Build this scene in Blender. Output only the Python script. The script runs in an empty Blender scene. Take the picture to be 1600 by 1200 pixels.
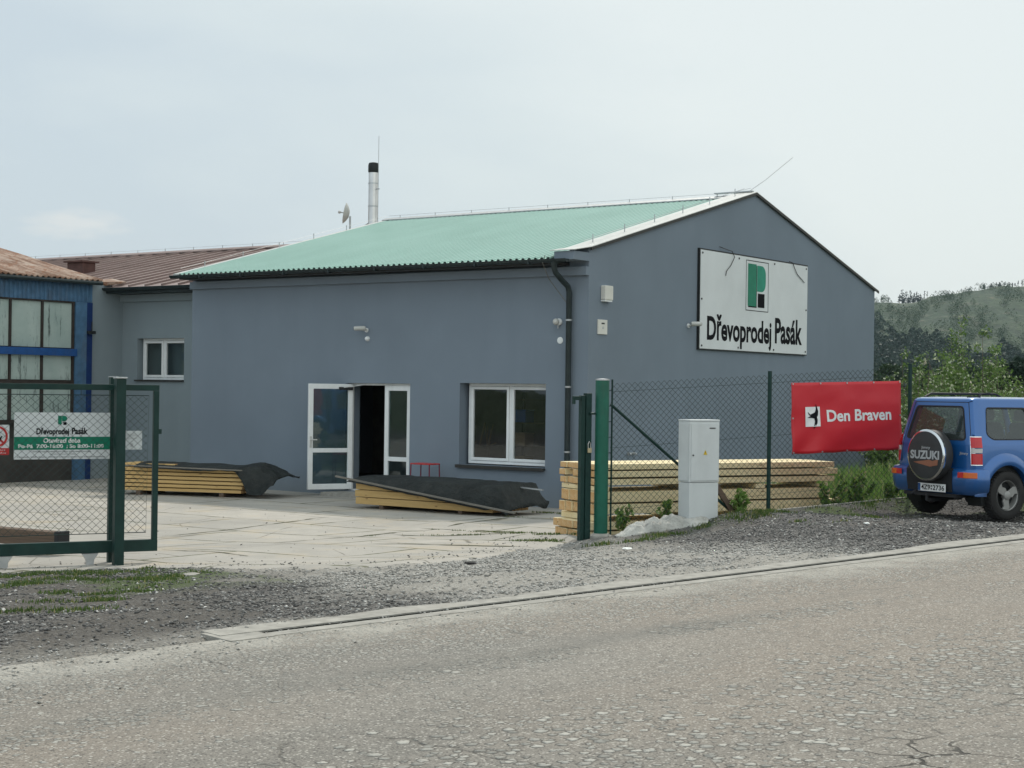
import bpy, bmesh, math, random
import numpy as np
from mathutils import Vector, Matrix
random.seed(7)
RNG = np.random.default_rng(7)
scene = bpy.context.scene
COL = scene.collection
rad = math.radians

# ------------------------------------------------------------------ camera
F_PX, PITCH, ROLL = 2507.87, .0036, .0134          # measured on the 1600 x 1200 photograph
CAM = np.array([0, 0, 2.15])
_cp, _sp = math.cos(PITCH), math.sin(PITCH)
_fw = np.array([0, _cp, _sp]); _rt = np.array([1., 0, 0]); _up = np.cross(_rt, _fw)
_c, _s = math.cos(ROLL), math.sin(ROLL)
_right = _c*_rt + _s*_up; _upv = -_s*_rt + _c*_up
cam_data = bpy.data.cameras.new('camera')
cam_data.sensor_width = 36; cam_data.lens = F_PX/1600*36
cam_data.clip_start = .1; cam_data.clip_end = 6000
cam = bpy.data.objects.new('camera', cam_data); COL.objects.link(cam)
m4 = Matrix.Identity(4)
for i in range(3):
    m4[i][0] = _right[i]; m4[i][1] = _upv[i]; m4[i][2] = -_fw[i]; m4[i][3] = CAM[i]
cam.matrix_world = m4
scene.camera = cam

# ------------------------------------------------------------------ building frame (x along front wall, y into the depth)
TH = .6198
CC = np.array([1.3511, 28.6923, 0.])
EX = np.array([math.cos(TH), -math.sin(TH), 0]); EY = np.array([math.sin(TH), math.cos(TH), 0]); EZ = np.array([0, 0, 1.])
def Wd(x, y, z): return CC + EX*x + EY*y + EZ*z

# ------------------------------------------------------------------ sun + sky
travel = EX*1.2 - EY*3.3 - EZ*4.5
sun_from = -travel/np.linalg.norm(travel)
SUN_EL = math.asin(sun_from[2]); SUN_AZ = math.atan2(sun_from[0], sun_from[1])
sl = bpy.data.lights.new('sun', 'SUN'); sl.energy = 2.3; sl.angle = rad(2.5); sl.color = (1, .95, .87)
so = bpy.data.objects.new('sun', sl); COL.objects.link(so)
so.rotation_euler = Vector(sun_from).to_track_quat('Z', 'Y').to_euler()
world = bpy.data.worlds.new('World'); scene.world = world; world.use_nodes = True
wt = world.node_tree; wt.nodes.clear()
def wn(t, **k):
    n = wt.nodes.new(t)
    for a, b in k.items(): setattr(n, a, b)
    return n
sky = wn('ShaderNodeTexSky', sky_type='NISHITA', sun_disc=False, sun_elevation=SUN_EL, sun_rotation=SUN_AZ)
sky.dust_density = 3; sky.air_density = 1.2
tc = wn('ShaderNodeTexCoord')
mp = wn('ShaderNodeMapping'); mp.inputs['Scale'].default_value = (1, 1, 2.6)
n1 = wn('ShaderNodeTexNoise'); n1.inputs['Scale'].default_value = 2.3; n1.inputs['Detail'].default_value = 7; n1.inputs['Roughness'].default_value = .48
n1.inputs['Distortion'].default_value = .25
n2 = wn('ShaderNodeTexNoise'); n2.inputs['Scale'].default_value = 9; n2.inputs['Detail'].default_value = 8; n2.inputs['Roughness'].default_value = .55
wt.links.new(tc.outputs['Generated'], mp.inputs[0]); wt.links.new(mp.outputs[0], n1.inputs[0]); wt.links.new(mp.outputs[0], n2.inputs[0])
sepw = wn('ShaderNodeSeparateXYZ'); wt.links.new(tc.outputs['Generated'], sepw.inputs[0])
# veil is thicker to the right and towards the top right
ax = wn('ShaderNodeMath', operation='MULTIPLY_ADD'); ax.inputs[1].default_value = 1.25; ax.inputs[2].default_value = .15
wt.links.new(sepw.outputs[0], ax.inputs[0])
ad = wn('ShaderNodeMath', operation='ADD'); wt.links.new(ax.outputs[0], ad.inputs[0]); wt.links.new(n1.outputs[0], ad.inputs[1])
az = wn('ShaderNodeMath', operation='MULTIPLY_ADD'); az.inputs[1].default_value = .5; wt.links.new(sepw.outputs[2], az.inputs[0]); wt.links.new(ad.outputs[0], az.inputs[2])
a2 = wn('ShaderNodeMath', operation='MULTIPLY_ADD'); a2.inputs[1].default_value = .22; wt.links.new(n2.outputs[0], a2.inputs[0]); wt.links.new(az.outputs[0], a2.inputs[2])
cr = wn('ShaderNodeValToRGB'); wt.links.new(a2.outputs[0], cr.inputs[0])
cr.color_ramp.elements[0].position = .55; cr.color_ramp.elements[0].color = (.555, .645, .70, 1)
cr.color_ramp.elements[1].position = 1.0; cr.color_ramp.elements[1].color = (.735, .80, .80, 1)
e = cr.color_ramp.elements.new(.78); e.color = (.645, .725, .745, 1)
ml = wn('ShaderNodeMix', data_type='RGBA', blend_type='MULTIPLY'); ml.inputs[0].default_value = 1
wt.links.new(cr.outputs[0], ml.inputs[6]); ml.inputs[7].default_value = (10, 10, 10, 1)
# small white cloud low on the left
dotn = wn('ShaderNodeVectorMath', operation='DISTANCE')
cd = np.array([(112-800)/F_PX, 1, (604-352)/F_PX]); cd /= np.linalg.norm(cd)
mp2 = wn('ShaderNodeMapping'); mp2.inputs['Scale'].default_value = (1, 1, 3)
wt.links.new(tc.outputs['Generated'], mp2.inputs[0]); wt.links.new(mp2.outputs[0], dotn.inputs[0]); dotn.inputs[1].default_value = (cd[0], cd[1], cd[2]*3)
n3 = wn('ShaderNodeTexNoise'); n3.inputs['Scale'].default_value = 55; n3.inputs['Detail'].default_value = 6; wt.links.new(mp2.outputs[0], n3.inputs[0])
s3 = wn('ShaderNodeMath', operation='MULTIPLY_ADD'); s3.inputs[1].default_value = .045; wt.links.new(n3.outputs[0], s3.inputs[0]); wt.links.new(dotn.outputs['Value'], s3.inputs[2])
mr = wn('ShaderNodeMapRange'); wt.links.new(s3.outputs[0], mr.inputs[0]); mr.inputs[1].default_value = .055; mr.inputs[2].default_value = .03; mr.inputs[3].default_value = 0; mr.inputs[4].default_value = .55
mc = wn('ShaderNodeMix', data_type='RGBA'); wt.links.new(mr.outputs[0], mc.inputs[0]); wt.links.new(ml.outputs[2], mc.inputs[6]); mc.inputs[7].default_value = (7.6, 7.7, 7.5, 1)
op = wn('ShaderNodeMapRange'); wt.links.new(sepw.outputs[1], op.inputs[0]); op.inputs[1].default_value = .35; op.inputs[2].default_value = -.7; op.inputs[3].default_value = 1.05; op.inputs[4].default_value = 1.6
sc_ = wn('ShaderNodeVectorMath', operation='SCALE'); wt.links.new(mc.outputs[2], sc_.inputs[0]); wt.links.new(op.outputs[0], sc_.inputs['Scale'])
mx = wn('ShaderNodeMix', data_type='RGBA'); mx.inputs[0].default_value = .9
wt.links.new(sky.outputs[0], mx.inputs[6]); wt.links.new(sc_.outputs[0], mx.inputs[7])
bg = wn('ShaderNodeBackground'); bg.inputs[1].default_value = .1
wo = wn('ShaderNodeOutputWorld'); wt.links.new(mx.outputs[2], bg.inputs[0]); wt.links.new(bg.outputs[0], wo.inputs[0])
vs = scene.view_settings; vs.view_transform = 'Standard'; vs.look = 'None'; vs.exposure = .06; vs.gamma = 1; vs.use_curve_mapping = False

# ------------------------------------------------------------------ helpers
def ray(u, v): return _right*(u-800)/F_PX + _upv*(600-v)/F_PX + _fw
def isect(u, v, p0, n):
    r = ray(u, v); return CAM + r*(np.dot(np.asarray(p0)-CAM, n)/np.dot(r, n))
def toL(P): d = np.asarray(P)-CC; return np.array([d@EX, d@EY, d@EZ])
def on_front(u, v, y=0): return toL(isect(u, v, Wd(0, y, 0), EY))
def on_gable(u, v, x=0): return toL(isect(u, v, Wd(x, 0, 0), EX))

def tag(o, label=None, cat=None, group=None, kind=None):
    if label: o['label'] = label
    if label and not kind: o['kind'] = 'thing'
    if cat: o['category'] = cat
    if group: o['group'] = group
    if kind: o['kind'] = kind
    return o
def empty(name, loc=(0, 0, 0), rz=0, label=None, cat=None, group=None):
    o = bpy.data.objects.new(name, None); COL.objects.link(o)
    o.location = Vector([float(v) for v in loc]); o.rotation_euler = (0, 0, rz); o.empty_display_size = .3
    return tag(o, label, cat, group)
def copy_tree(o, parent=None):
    c = o.copy(); COL.objects.link(c); c.parent = parent
    for ch in list(o.children): copy_tree(ch, c)
    return c

class MB:
    def __init__(s, xf=None): s.v = []; s.f = []; s.xf = xf
    def add(s, vs, fs):
        b = len(s.v)
        s.v += [tuple(float(c) for c in v) for v in vs]; s.f += [tuple(b+i for i in f) for f in fs]; return s
    def box(s, x0, x1, y0, y1, z0, z1):
        return s.add([(x0,y0,z0),(x1,y0,z0),(x1,y1,z0),(x0,y1,z0),(x0,y0,z1),(x1,y0,z1),(x1,y1,z1),(x0,y1,z1)],
                     [(0,3,2,1),(4,5,6,7),(0,1,5,4),(1,2,6,5),(2,3,7,6),(3,0,4,7)])
    def bar(s, a, b, w, h=None, up=(0, 0, 1)):
        h = h or w; a = Vector(a); b = Vector(b); d = (b-a).normalized(); u = Vector(up)
        if abs(d.dot(u)) > .98: u = Vector((1, 0, 0))
        x = d.cross(u).normalized(); u = x.cross(d)
        vs = [p + x*(w/2*i) + u*(h/2*j) for p in (a, b) for i, j in ((-1,-1),(1,-1),(1,1),(-1,1))]
        return s.add(vs, [(0,1,2,3),(7,6,5,4),(0,4,5,1),(1,5,6,2),(2,6,7,3),(3,7,4,0)])
    def tube(s, pts, r, n=8, cap=True, radii=None):
        pts = [Vector([float(c) for c in p]) for p in pts]; rings = []; prev = None
        for i, p in enumerate(pts):
            t = (pts[min(i+1, len(pts)-1)] - pts[max(i-1, 0)]).normalized()
            if prev is None:
                u = Vector((0, 0, 1)) if abs(t.z) < .9 else Vector((1, 0, 0))
                x = t.cross(u).normalized()
            else: x = (prev - t*prev.dot(t)).normalized()
            prev = x; y = t.cross(x); rr = radii[i] if radii else r
            rings.append([p + x*(rr*math.cos(2*math.pi*k/n)) + y*(rr*math.sin(2*math.pi*k/n)) for k in range(n)])
        vs = [v for rg in rings for v in rg]; fs = []
        for i in range(len(pts)-1):
            for k in range(n):
                a = i*n+k; b = i*n+(k+1) % n; fs.append((a, b, b+n, a+n))
        if cap: fs.append(tuple(reversed(range(n)))); fs.append(tuple(range((len(pts)-1)*n, len(pts)*n)))
        return s.add(vs, fs)
    def prism(s, poly, depth, f):
        """poly: 2-D points, f(u, v, w) -> 3-D; extruded between w=0 and w=depth"""
        n = len(poly); vs = [f(u, v, 0) for u, v in poly] + [f(u, v, depth) for u, v in poly]
        return s.add(vs, [tuple(range(n)), tuple(reversed(range(n, 2*n)))] + [(i, i+n, (i+1) % n+n, (i+1) % n) for i in range(n)])
    def ring(s, outer, inner, depth, f):
        """frame between two loops with the same number of points"""
        n = len(outer); vs = []
        for w in (0, depth):
            for L_ in (outer, inner): vs += [f(u, v, w) for u, v in L_]
        fs = []
        for i in range(n):
            j = (i+1) % n
            fs += [(i, j, n+j, n+i), (2*n+j, 2*n+i, 3*n+i, 3*n+j), (j, i, 2*n+i, 2*n+j), (n+i, n+j, 3*n+j, 3*n+i)]
        return s.add(vs, fs)
    def lathe(s, prof, n=24, f=None, cap=True):
        """prof: (r, h); axis z unless f maps"""
        f = f or (lambda x, y, z: (x, y, z)); vs = []
        for r, h in prof:
            for k in range(n):
                a = 2*math.pi*k/n; vs.append(f(r*math.cos(a), r*math.sin(a), h))
        fs = []
        for i in range(len(prof)-1):
            for k in range(n):
                a = i*n+k; b = i*n+(k+1) % n; fs.append((a, b, b+n, a+n))
        if cap: fs.append(tuple(reversed(range(n)))); fs.append(tuple(range((len(prof)-1)*n, len(prof)*n)))
        return s.add(vs, fs)
    def build(s, name, mat, parent=None, smooth=False, bevel=0, seg=2, recalc=True):
        me = bpy.data.meshes.new(name); me.from_pydata(s.v, [], s.f); 
        if recalc:
            bm = bmesh.new(); bm.from_mesh(me); bmesh.ops.recalc_face_normals(bm, faces=bm.faces); bm.to_mesh(me); bm.free()
        for m_ in (mat if isinstance(mat, (list, tuple)) else [mat]): me.materials.append(m_)
        o = bpy.data.objects.new(name, me); COL.objects.link(o)
        if parent: o.parent = parent
        if smooth:
            for p in me.polygons: p.use_smooth = True
            if smooth != 'all': me.set_sharp_from_angle(angle=rad(40))
        if bevel:
            b = o.modifiers.new('bevel', 'BEVEL'); b.width = bevel; b.segments = seg; b.limit_method = 'ANGLE'; b.angle_limit = rad(35)
        return o

def np_mesh(name, V, Fq, mat, parent=None, attrs=None, smooth=False):
    me = bpy.data.meshes.new(name); V = np.asarray(V, np.float32); Fq = np.asarray(Fq, np.int32); k = Fq.shape[1]
    me.vertices.add(len(V)); me.vertices.foreach_set('co', V.ravel())
    me.loops.add(Fq.size); me.loops.foreach_set('vertex_index', Fq.ravel())
    me.polygons.add(len(Fq)); me.polygons.foreach_set('loop_start', np.arange(0, Fq.size, k, dtype=np.int32)); me.polygons.foreach_set('loop_total', np.full(len(Fq), k, np.int32))
    if smooth: me.polygons.foreach_set('use_smooth', np.ones(len(Fq), bool))
    me.update(calc_edges=True)
    for an, arr in (attrs or {}).items():
        a = me.attributes.new(an, 'FLOAT', 'POINT'); a.data.foreach_set('value', np.asarray(arr, np.float32))
    me.materials.append(mat)
    o = bpy.data.objects.new(name, me); COL.objects.link(o)
    if parent: o.parent = parent
    return o

# value noise
def _h(ix, iy, s): 
    n = (ix*374761393 + iy*668265263 + s*974634777) & 0x7fffffff
    n = ((n ^ (n >> 13))*1274126177) & 0x7fffffff
    return ((n ^ (n >> 16)) & 0xffff)/65535.
def vnoise(x, y, s=0):
    x = np.asarray(x, float); y = np.asarray(y, float)
    ix = np.floor(x).astype(np.int64); iy = np.floor(y).astype(np.int64); fx = x-ix; fy = y-iy
    fx = fx*fx*(3-2*fx); fy = fy*fy*(3-2*fy)
    return (_h(ix,iy,s)*(1-fx)+_h(ix+1,iy,s)*fx)*(1-fy) + (_h(ix,iy+1,s)*(1-fx)+_h(ix+1,iy+1,s)*fx)*fy
def fbm(x, y, s=0, o=4):
    t = 0; a = .5; 
    for i in range(o): t = t + a*vnoise(x*2**i, y*2**i, s+i*17); a *= .5
    return t/(1-.5**o)
def sst(a, b, x): t = np.clip((np.asarray(x, float)-a)/(b-a), 0, 1); return t*t*(3-2*t)

# ------------------------------------------------------------------ materials
class NT:
    def __init__(s, name):
        s.m = bpy.data.materials.new(name); s.m.use_nodes = True; s.t = s.m.node_tree
        s.b = s.t.nodes['Principled BSDF']; s.out = s.t.nodes['Material Output']
    def n(s, t, inp=None, **k):
        x = s.t.nodes.new(t)
        for a, b in k.items(): setattr(x, a, b)
        for a, b in (inp or {}).items(): s.put(x, a, b)
        return x
    def put(s, node, key, val):
        if hasattr(val, 'is_linked') or isinstance(val, bpy.types.NodeSocket): s.t.links.new(val, node.inputs[key])
        else: node.inputs[key].default_value = val
    def math(s, op, a, b=0, c=None, clamp=False):
        x = s.n('ShaderNodeMath', operation=op); x.use_clamp = clamp; s.put(x, 0, a); s.put(x, 1, b)
        if c is not None: s.put(x, 2, c)
        return x.outputs[0]
    def noise(s, scale, vec=None, detail=4, rough=.55, dist=0):
        x = s.n('ShaderNodeTexNoise', {'Scale': scale, 'Detail': detail, 'Roughness': rough, 'Distortion': dist})
        if vec is not None: s.put(x, 0, vec)
        return x.outputs[0]
    def vor(s, scale, vec=None, feature='F1', rnd=1, dim='3D'):
        x = s.n('ShaderNodeTexVoronoi', feature=feature, voronoi_dimensions=dim); x.inputs['Scale'].default_value = scale; x.inputs['Randomness'].default_value = rnd
        if vec is not None: s.put(x, 'Vector', vec)
        return x
    def coord(s, rot=(0,0,0), scale=(1,1,1), loc=(0,0,0), kind='Object'):
        c = s.n('ShaderNodeTexCoord').outputs[kind]
        if rot == (0,0,0) and scale == (1,1,1) and loc == (0,0,0): return c
        return s.n('ShaderNodeMapping', {'Vector': c, 'Rotation': rot, 'Scale': scale, 'Location': loc}).outputs[0]
    def mix(s, f, a, b, mode='MIX'):
        x = s.n('ShaderNodeMix', data_type='RGBA', blend_type=mode); s.put(x, 0, f)
        for k, v in ((6, a), (7, b)): s.put(x, k, v if not isinstance(v, tuple) or len(v) == 4 else v+(1,))
        return x.outputs[2]
    def rng(s, v, a, b, c=0, d=1, smooth=False):
        x = s.n('ShaderNodeMapRange', {0: v, 1: a, 2: b, 3: c, 4: d})
        if smooth: x.interpolation_type = 'SMOOTHSTEP'
        return x.outputs[0]
    def bump(s, h, strength=.5, dist=.02, normal=None):
        x = s.n('ShaderNodeBump', {'Strength': strength, 'Distance': dist, 'Height': h})
        if normal is not None: s.put(x, 'Normal', normal)
        return x.outputs[0]
    def attr(s, name): return s.n('ShaderNodeAttribute', attribute_name=name).outputs['Fac']
    def set(s, **k):
        for a, v in k.items():
            key = {'color': 'Base Color', 'rough': 'Roughness', 'metal': 'Metallic', 'normal': 'Normal', 'spec': 'Specular IOR Level', 'coat': 'Coat Weight', 'trans': 'Transmission Weight', 'alpha': 'Alpha', 'ior': 'IOR', 'sheen': 'Sheen Weight'}[a]
            if isinstance(v, tuple) and len(v) == 3: v = v+(1,)
            s.put(s.b, key, v)
        return s.m

def simple(name, col, rough=.6, metal=0, var=.12, scale=6, bump=0, bscale=60, coat=0, spec=.28, dirt=0):
    """one paint with slight mottling"""
    t = NT(name); c = t.coord()
    nz = t.noise(scale, c, 5)
    lo = tuple(v*(1-var) for v in col); hi = tuple(min(1, v*(1+var)) for v in col)
    cc = t.mix(t.rng(nz, .3, .7), lo, hi)
    if dirt:
        d2 = t.noise(scale*.7, t.coord(scale=(1, 1, .25)), 6, .65)
        cc = t.mix(t.rng(d2, .5, .75, 0, dirt), cc, (.12, .10, .08))
    t.set(color=cc, rough=rough, metal=metal, coat=coat, spec=spec)
    if bump: t.set(normal=t.bump(t.noise(bscale, c, 3), .4, bump))
    return t.m
M = {}
def plaster(name, col):
    t = NT(name); c = t.coord()
    big = t.noise(.5, c, 4); st = t.noise(1.6, t.coord(scale=(1, 1, .12)), 5, .6)
    cc = t.mix(t.rng(big, .3, .7), tuple(v*.93 for v in col), tuple(v*1.06 for v in col))
    cc = t.mix(t.rng(st, .52, .78, 0, .22), cc, tuple(v*.76 for v in col)); cc = t.mix(t.rng(t.noise(3.1, c, 6, .7), .55, .72, 0, .2), cc, tuple(v*1.18 for v in col))
    z = t.n('ShaderNodeSeparateXYZ', {0: c}).outputs[2]
    zz = t.math('ADD', z, t.math('MULTIPLY', t.noise(2.2, c, 5), .5))
    cc = t.mix(t.rng(zz, .75, .25, 0, .35), cc, tuple(v*.9+.04 for v in (col[0]*1.15, col[1]*1.05, col[2]*.9)))   # splash dirt at the foot
    g = t.noise(160, c, 3, .7)
    t.set(color=cc, rough=.92, spec=.25, normal=t.bump(t.math('ADD', g, t.math('MULTIPLY', big, .6)), .35, .006))
    return t.m
M['blue_plaster'] = plaster('blue_grey_plaster', (.192, .230, .272))
M['annex_plaster'] = plaster('annex_plaster', (.24, .285, .305))
M['white_pvc'] = simple('white_plastic', (.78, .79, .78), .35, var=.04, dirt=.12)
M['white_metal'] = simple('white_sheet', (.52, .52, .49), .45, var=.08, dirt=.15)
M['galv'] = simple('galvanised_steel', (.46, .47, .47), .42, .8, .15, 10)
M['steel'] = simple('stainless_steel', (.62, .60, .58), .28, 1, .1, 3)
M['black'] = simple('black_paint', (.018, .02, .02), .5)
M['slot_shade'] = simple('slot_shade_paint', (.012, .012, .011), 1, spec=0)
M['gutter'] = simple('dark_gutter_paint', (.025, .035, .036), .4, var=.2)
M['dark_sill'] = simple('dark_sill', (.04, .038, .035), .5)
M['green_dark'] = simple('dark_green_paint', (.008, .032, .027), .5, spec=.25, var=.2, dirt=.06, bump=.002)
M['green_mid'] = simple('green_paint', (.007, .095, .060), .5, spec=.3, var=.15, dirt=.2, bump=.002)
M['wire'] = simple('green_wire', (.018, .034, .03), .55)
M['red_paint'] = simple('red_paint', (.5, .03, .03), .4)
M['inside'] = simple('dim_interior', (.16, .14, .12), .9, var=.3, scale=3)
M['inside_floor'] = simple('interior_floor', (.12, .11, .10), .6, var=.3)
M['blue_bin'] = simple('blue_bin', (.02, .08, .35), .5)
M['carton'] = simple('carton', (.35, .22, .12), .8)
M['blue_paint'] = simple('blue_paint', (.065, .14, .235), .55, var=.2, dirt=.35)
M['blue_vivid'] = simple('vivid_blue_paint', (.018, .075, .23), .5, var=.15, dirt=.2)
M['blue_deep'] = simple('deep_blue_paint', (.008, .03, .12), .6, var=.15, dirt=.2)
M['brown_frame'] = simple('brown_frame', (.035, .028, .024), .7, var=.3)
M['brown_wall'] = simple('brown_wall', (.05, .045, .04), .85, var=.3, scale=2)
M['rubber'] = simple('rubber', (.018, .018, .018), .85, var=.3, bump=.003)
M['black_plastic'] = simple('black_plastic', (.022, .022, .024), .6)
M['concrete_edge'] = simple('concrete_edge', (.33, .315, .28), .9, var=.2, scale=9, bump=.004, dirt=.4)
M['cabinet'] = simple('grey_cabinet', (.60, .62, .61), .5, var=.05, scale=3, dirt=.16, bump=.001, bscale=200)
M['yellow'] = simple('yellow_sticker', (.65, .45, .03), .5)
M['stone_white'] = simple('white_stone', (.8, .8, .76), .8)
M['brick'] = simple('old_brick', (.28, .14, .08), .9, bump=.006)
M['cream'] = simple('cream_plastic', (.66, .64, .58), .5, var=.06)
M['chain'] = simple('brass', (.45, .38, .24), .4, .7)

def glass(name, tint=(.6, .68, .66), alpha=.35, rough=.03, diff=(.07, .09, .09)):
    t = NT(name); t.m.node_tree.nodes.remove(t.b)
    tr = t.n('ShaderNodeBsdfTransparent', {0: tint+(1,)}); gl = t.n('ShaderNodeBsdfGlossy', {'Color': (.9, .93, .95, 1), 'Roughness': rough})
    df = t.n('ShaderNodeBsdfDiffuse', {0: diff+(1,)})
    ge = t.n('ShaderNodeNewGeometry'); dt = t.n('ShaderNodeVectorMath', {0: ge.outputs['Normal'], 1: ge.outputs['Incoming']}, operation='DOT_PRODUCT').outputs['Value']
    fr_f = t.math('MULTIPLY_ADD', t.math('POWER', t.math('SUBTRACT', 1, t.math('ABSOLUTE', dt)), 5), .93, .07)
    a = t.n('ShaderNodeMixShader', {0: alpha, 1: tr.outputs[0], 2: df.outputs[0]})
    nz = t.noise(1.1, t.coord(), 3); fr_n = t.bump(nz, .12, .02); t.put(gl, 'Normal', fr_n)
    b = t.n('ShaderNodeMixShader', {0: fr_f, 1: a.outputs[0], 2: gl.outputs[0]})
    t.t.links.new(b.outputs[0], t.out.inputs[0]); return t.m
M['glass'] = glass('window_glass', (.55, .6, .58), .05)
M['glass_door'] = glass('door_glass', (.55, .66, .68), .16)
M['glass_car'] = glass('car_glass', (.46, .54, .52), .16, diff=(.20, .24, .22))

def dirty_glass():
    t = NT('painted_old_glass'); c = t.coord()
    big = t.noise(1.5, c, 5); s1 = t.noise(9, t.coord(scale=(1, 1, .13)), 6, .75)
    cc = t.mix(t.rng(big, .3, .7), (.30, .38, .35), (.42, .49, .45))
    cc = t.mix(t.rng(s1, .56, .66, 0, .9), cc, (.05, .065, .06))
    s2 = t.noise(16, c, 6, .7); cc = t.mix(t.rng(s2, .62, .7, 0, .6), cc, (.12, .13, .11))
    t.set(color=cc, rough=.35, normal=t.bump(s2, .2, .003)); return t.m
M['old_glass'] = dirty_glass()

def wood(name, c1, c2, knots=True):
    """sawn softwood, grain along local x"""
    t = NT(name); oi = t.n('ShaderNodeObjectInfo').outputs['Random']; c = t.coord()
    off = t.n('ShaderNodeVectorMath', {0: c, 1: t.n('ShaderNodeCombineXYZ', {0: t.math('MULTIPLY', oi, 37), 1: t.math('MULTIPLY', oi, 11)}).outputs[0]}, operation='ADD').outputs[0]
    mp_ = t.n('ShaderNodeMapping', {'Vector': off, 'Scale': (.6, 14, 14)}).outputs[0]
    g = t.noise(3.5, mp_, 6, .6, .6)
    cc = t.mix(t.rng(g, .3, .7), c1, c2)
    cc = t.mix(t.rng(oi, 0, 1, 0, .35), cc, tuple(v*.72 for v in c1))
    if knots:
        kv = t.vor(1, t.n('ShaderNodeMapping', {'Vector': off, 'Scale': (3.2, 9, 9)}).outputs[0]).outputs['Distance']
        cc = t.mix(t.rng(kv, .13, .07, 0, .75), cc, (.16, .075, .03))
    f = t.noise(90, c, 3); 
    t.set(color=cc, rough=.8, spec=.25, normal=t.bump(t.math('ADD', g, f), .35, .004)); return t.m
M['pine'] = wood('fresh_sawn_pine', (.78, .63, .36), (.90, .79, .53))
M['pine_gold'] = wood('golden_sawn_pine', (.56, .36, .14), (.68, .47, .21))
def endgrain():
    t = NT('wood_end_grain'); oi = t.n('ShaderNodeObjectInfo').outputs['Random']; c = t.coord()
    cb = t.n('ShaderNodeCombineXYZ', {1: t.math('MULTIPLY_ADD', oi, .3, -.1), 2: t.math('MULTIPLY', oi, -.25)}).outputs[0]
    v = t.n('ShaderNodeVectorMath', {0: c, 1: cb}, operation='ADD').outputs[0]
    sx = t.n('ShaderNodeSeparateXYZ', {0: v}); v2 = t.n('ShaderNodeCombineXYZ', {0: sx.outputs[1], 1: sx.outputs[2]}).outputs[0]
    w = t.n('ShaderNodeTexWave', {'Vector': v2, 'Scale': 14, 'Distortion': 2, 'Detail': 3}, wave_type='RINGS', rings_direction='Z').outputs['Fac']
    cc = t.mix(w, (.50, .26, .09), (.66, .42, .19)); cc = t.mix(t.rng(t.noise(12, c, 4), .45, .75, 0, .5), cc, (.72, .55, .32))
    t.set(color=cc, rough=.85, normal=t.bump(t.noise(80, c, 3), .4, .004)); return t.m
M['end'] = endgrain()
M['old_wood'] = wood('weathered_brown_timber', (.085, .06, .045), (.17, .12, .085), False)
M['grey_lath'] = wood('weathered_grey_lath', (.14, .13, .11), (.24, .22, .19), False)

def roof_green():
    t = NT('mint_corrugated_metal'); c = t.coord()
    big = t.noise(.35, c, 4); fade = t.noise(1.1, t.coord(scale=(1, .15, 1)), 5, .6)
    cc = t.mix(t.rng(big, .3, .7), (.25, .415, .35), (.30, .47, .405)); cc = t.mix(t.rng(fade, .45, .75, 0, .35), cc, (.36, .55, .48))
    v = t.vor(2.3, t.coord(scale=(1.4, .9, 0))).outputs['Distance']
    cc = t.mix(t.rng(v, .035, .02, 0, .7), cc, (.12, .20, .17))
    sx = t.n('ShaderNodeSeparateXYZ', {0: c}).outputs[1]
    lap = t.math('PINGPONG', sx, 1.15); cc = t.mix(t.rng(lap, .02, .0, 0, .22), cc, (.15, .28, .22))
    t.set(color=cc, rough=.33, spec=.5, metal=.1); return t.m
M['roof_green'] = roof_green()
def roof_red():
    t = NT('oxide_red_metal'); c = t.coord()
    n_ = t.noise(.9, c, 6, .6); cc = t.mix(t.rng(n_, .3, .7), (.19, .135, .12), (.28, .205, .185))
    st = t.noise(2.2, t.coord(scale=(1, .12, 1)), 5, .65); cc = t.mix(t.rng(st, .5, .75, 0, .5), cc, (.35, .285, .26))
    t.set(color=cc, rough=.55, normal=t.bump(n_, .2, .01)); return t.m
M['roof_red'] = roof_red()
def roof_rust():
    t = NT('rusty_corrugated_sheet'); c = t.coord()
    st = t.noise(2.6, t.coord(scale=(.25, 1.3, 1)), 7, .7); sp = t.noise(7, c, 6, .7)
    cc = t.mix(t.rng(st, .4, .6), (.135, .065, .035), (.36, .26, .20)); cc = t.mix(t.rng(sp, .5, .62, 0, .85), cc, (.19, .075, .03))
    cc = t.mix(t.rng(t.noise(1.2, c, 4), .52, .68, 0, .65), cc, (.44, .37, .31))
    t.set(color=cc, rough=.85, normal=t.bump(sp, .3, .01)); return t.m
M['roof_rust'] = roof_rust()

def tarp(name, c1, c2, rough=.6):
    t = NT(name); c = t.coord(); n_ = t.noise(2.2, c, 5); 
    cc = t.mix(t.rng(n_, .35, .65), c1, c2)
    cc = t.mix(t.rng(t.noise(7, c, 6, .7), .5, .75, 0, .3), cc, (.07, .064, .055))
    t.set(color=cc, rough=rough, spec=.22, normal=t.bump(t.math('ADD', t.noise(5, c, 5), t.math('MULTIPLY', t.noise(22, c, 3), .3)), .9, .07)); return t.m
M['tarp'] = tarp('black_green_sheet', (.014, .017, .016), (.026, .030, .028))
M['sack'] = tarp('pale_woven_sheet', (.38, .37, .335), (.56, .545, .50), .8)
M['banner'] = None

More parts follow.
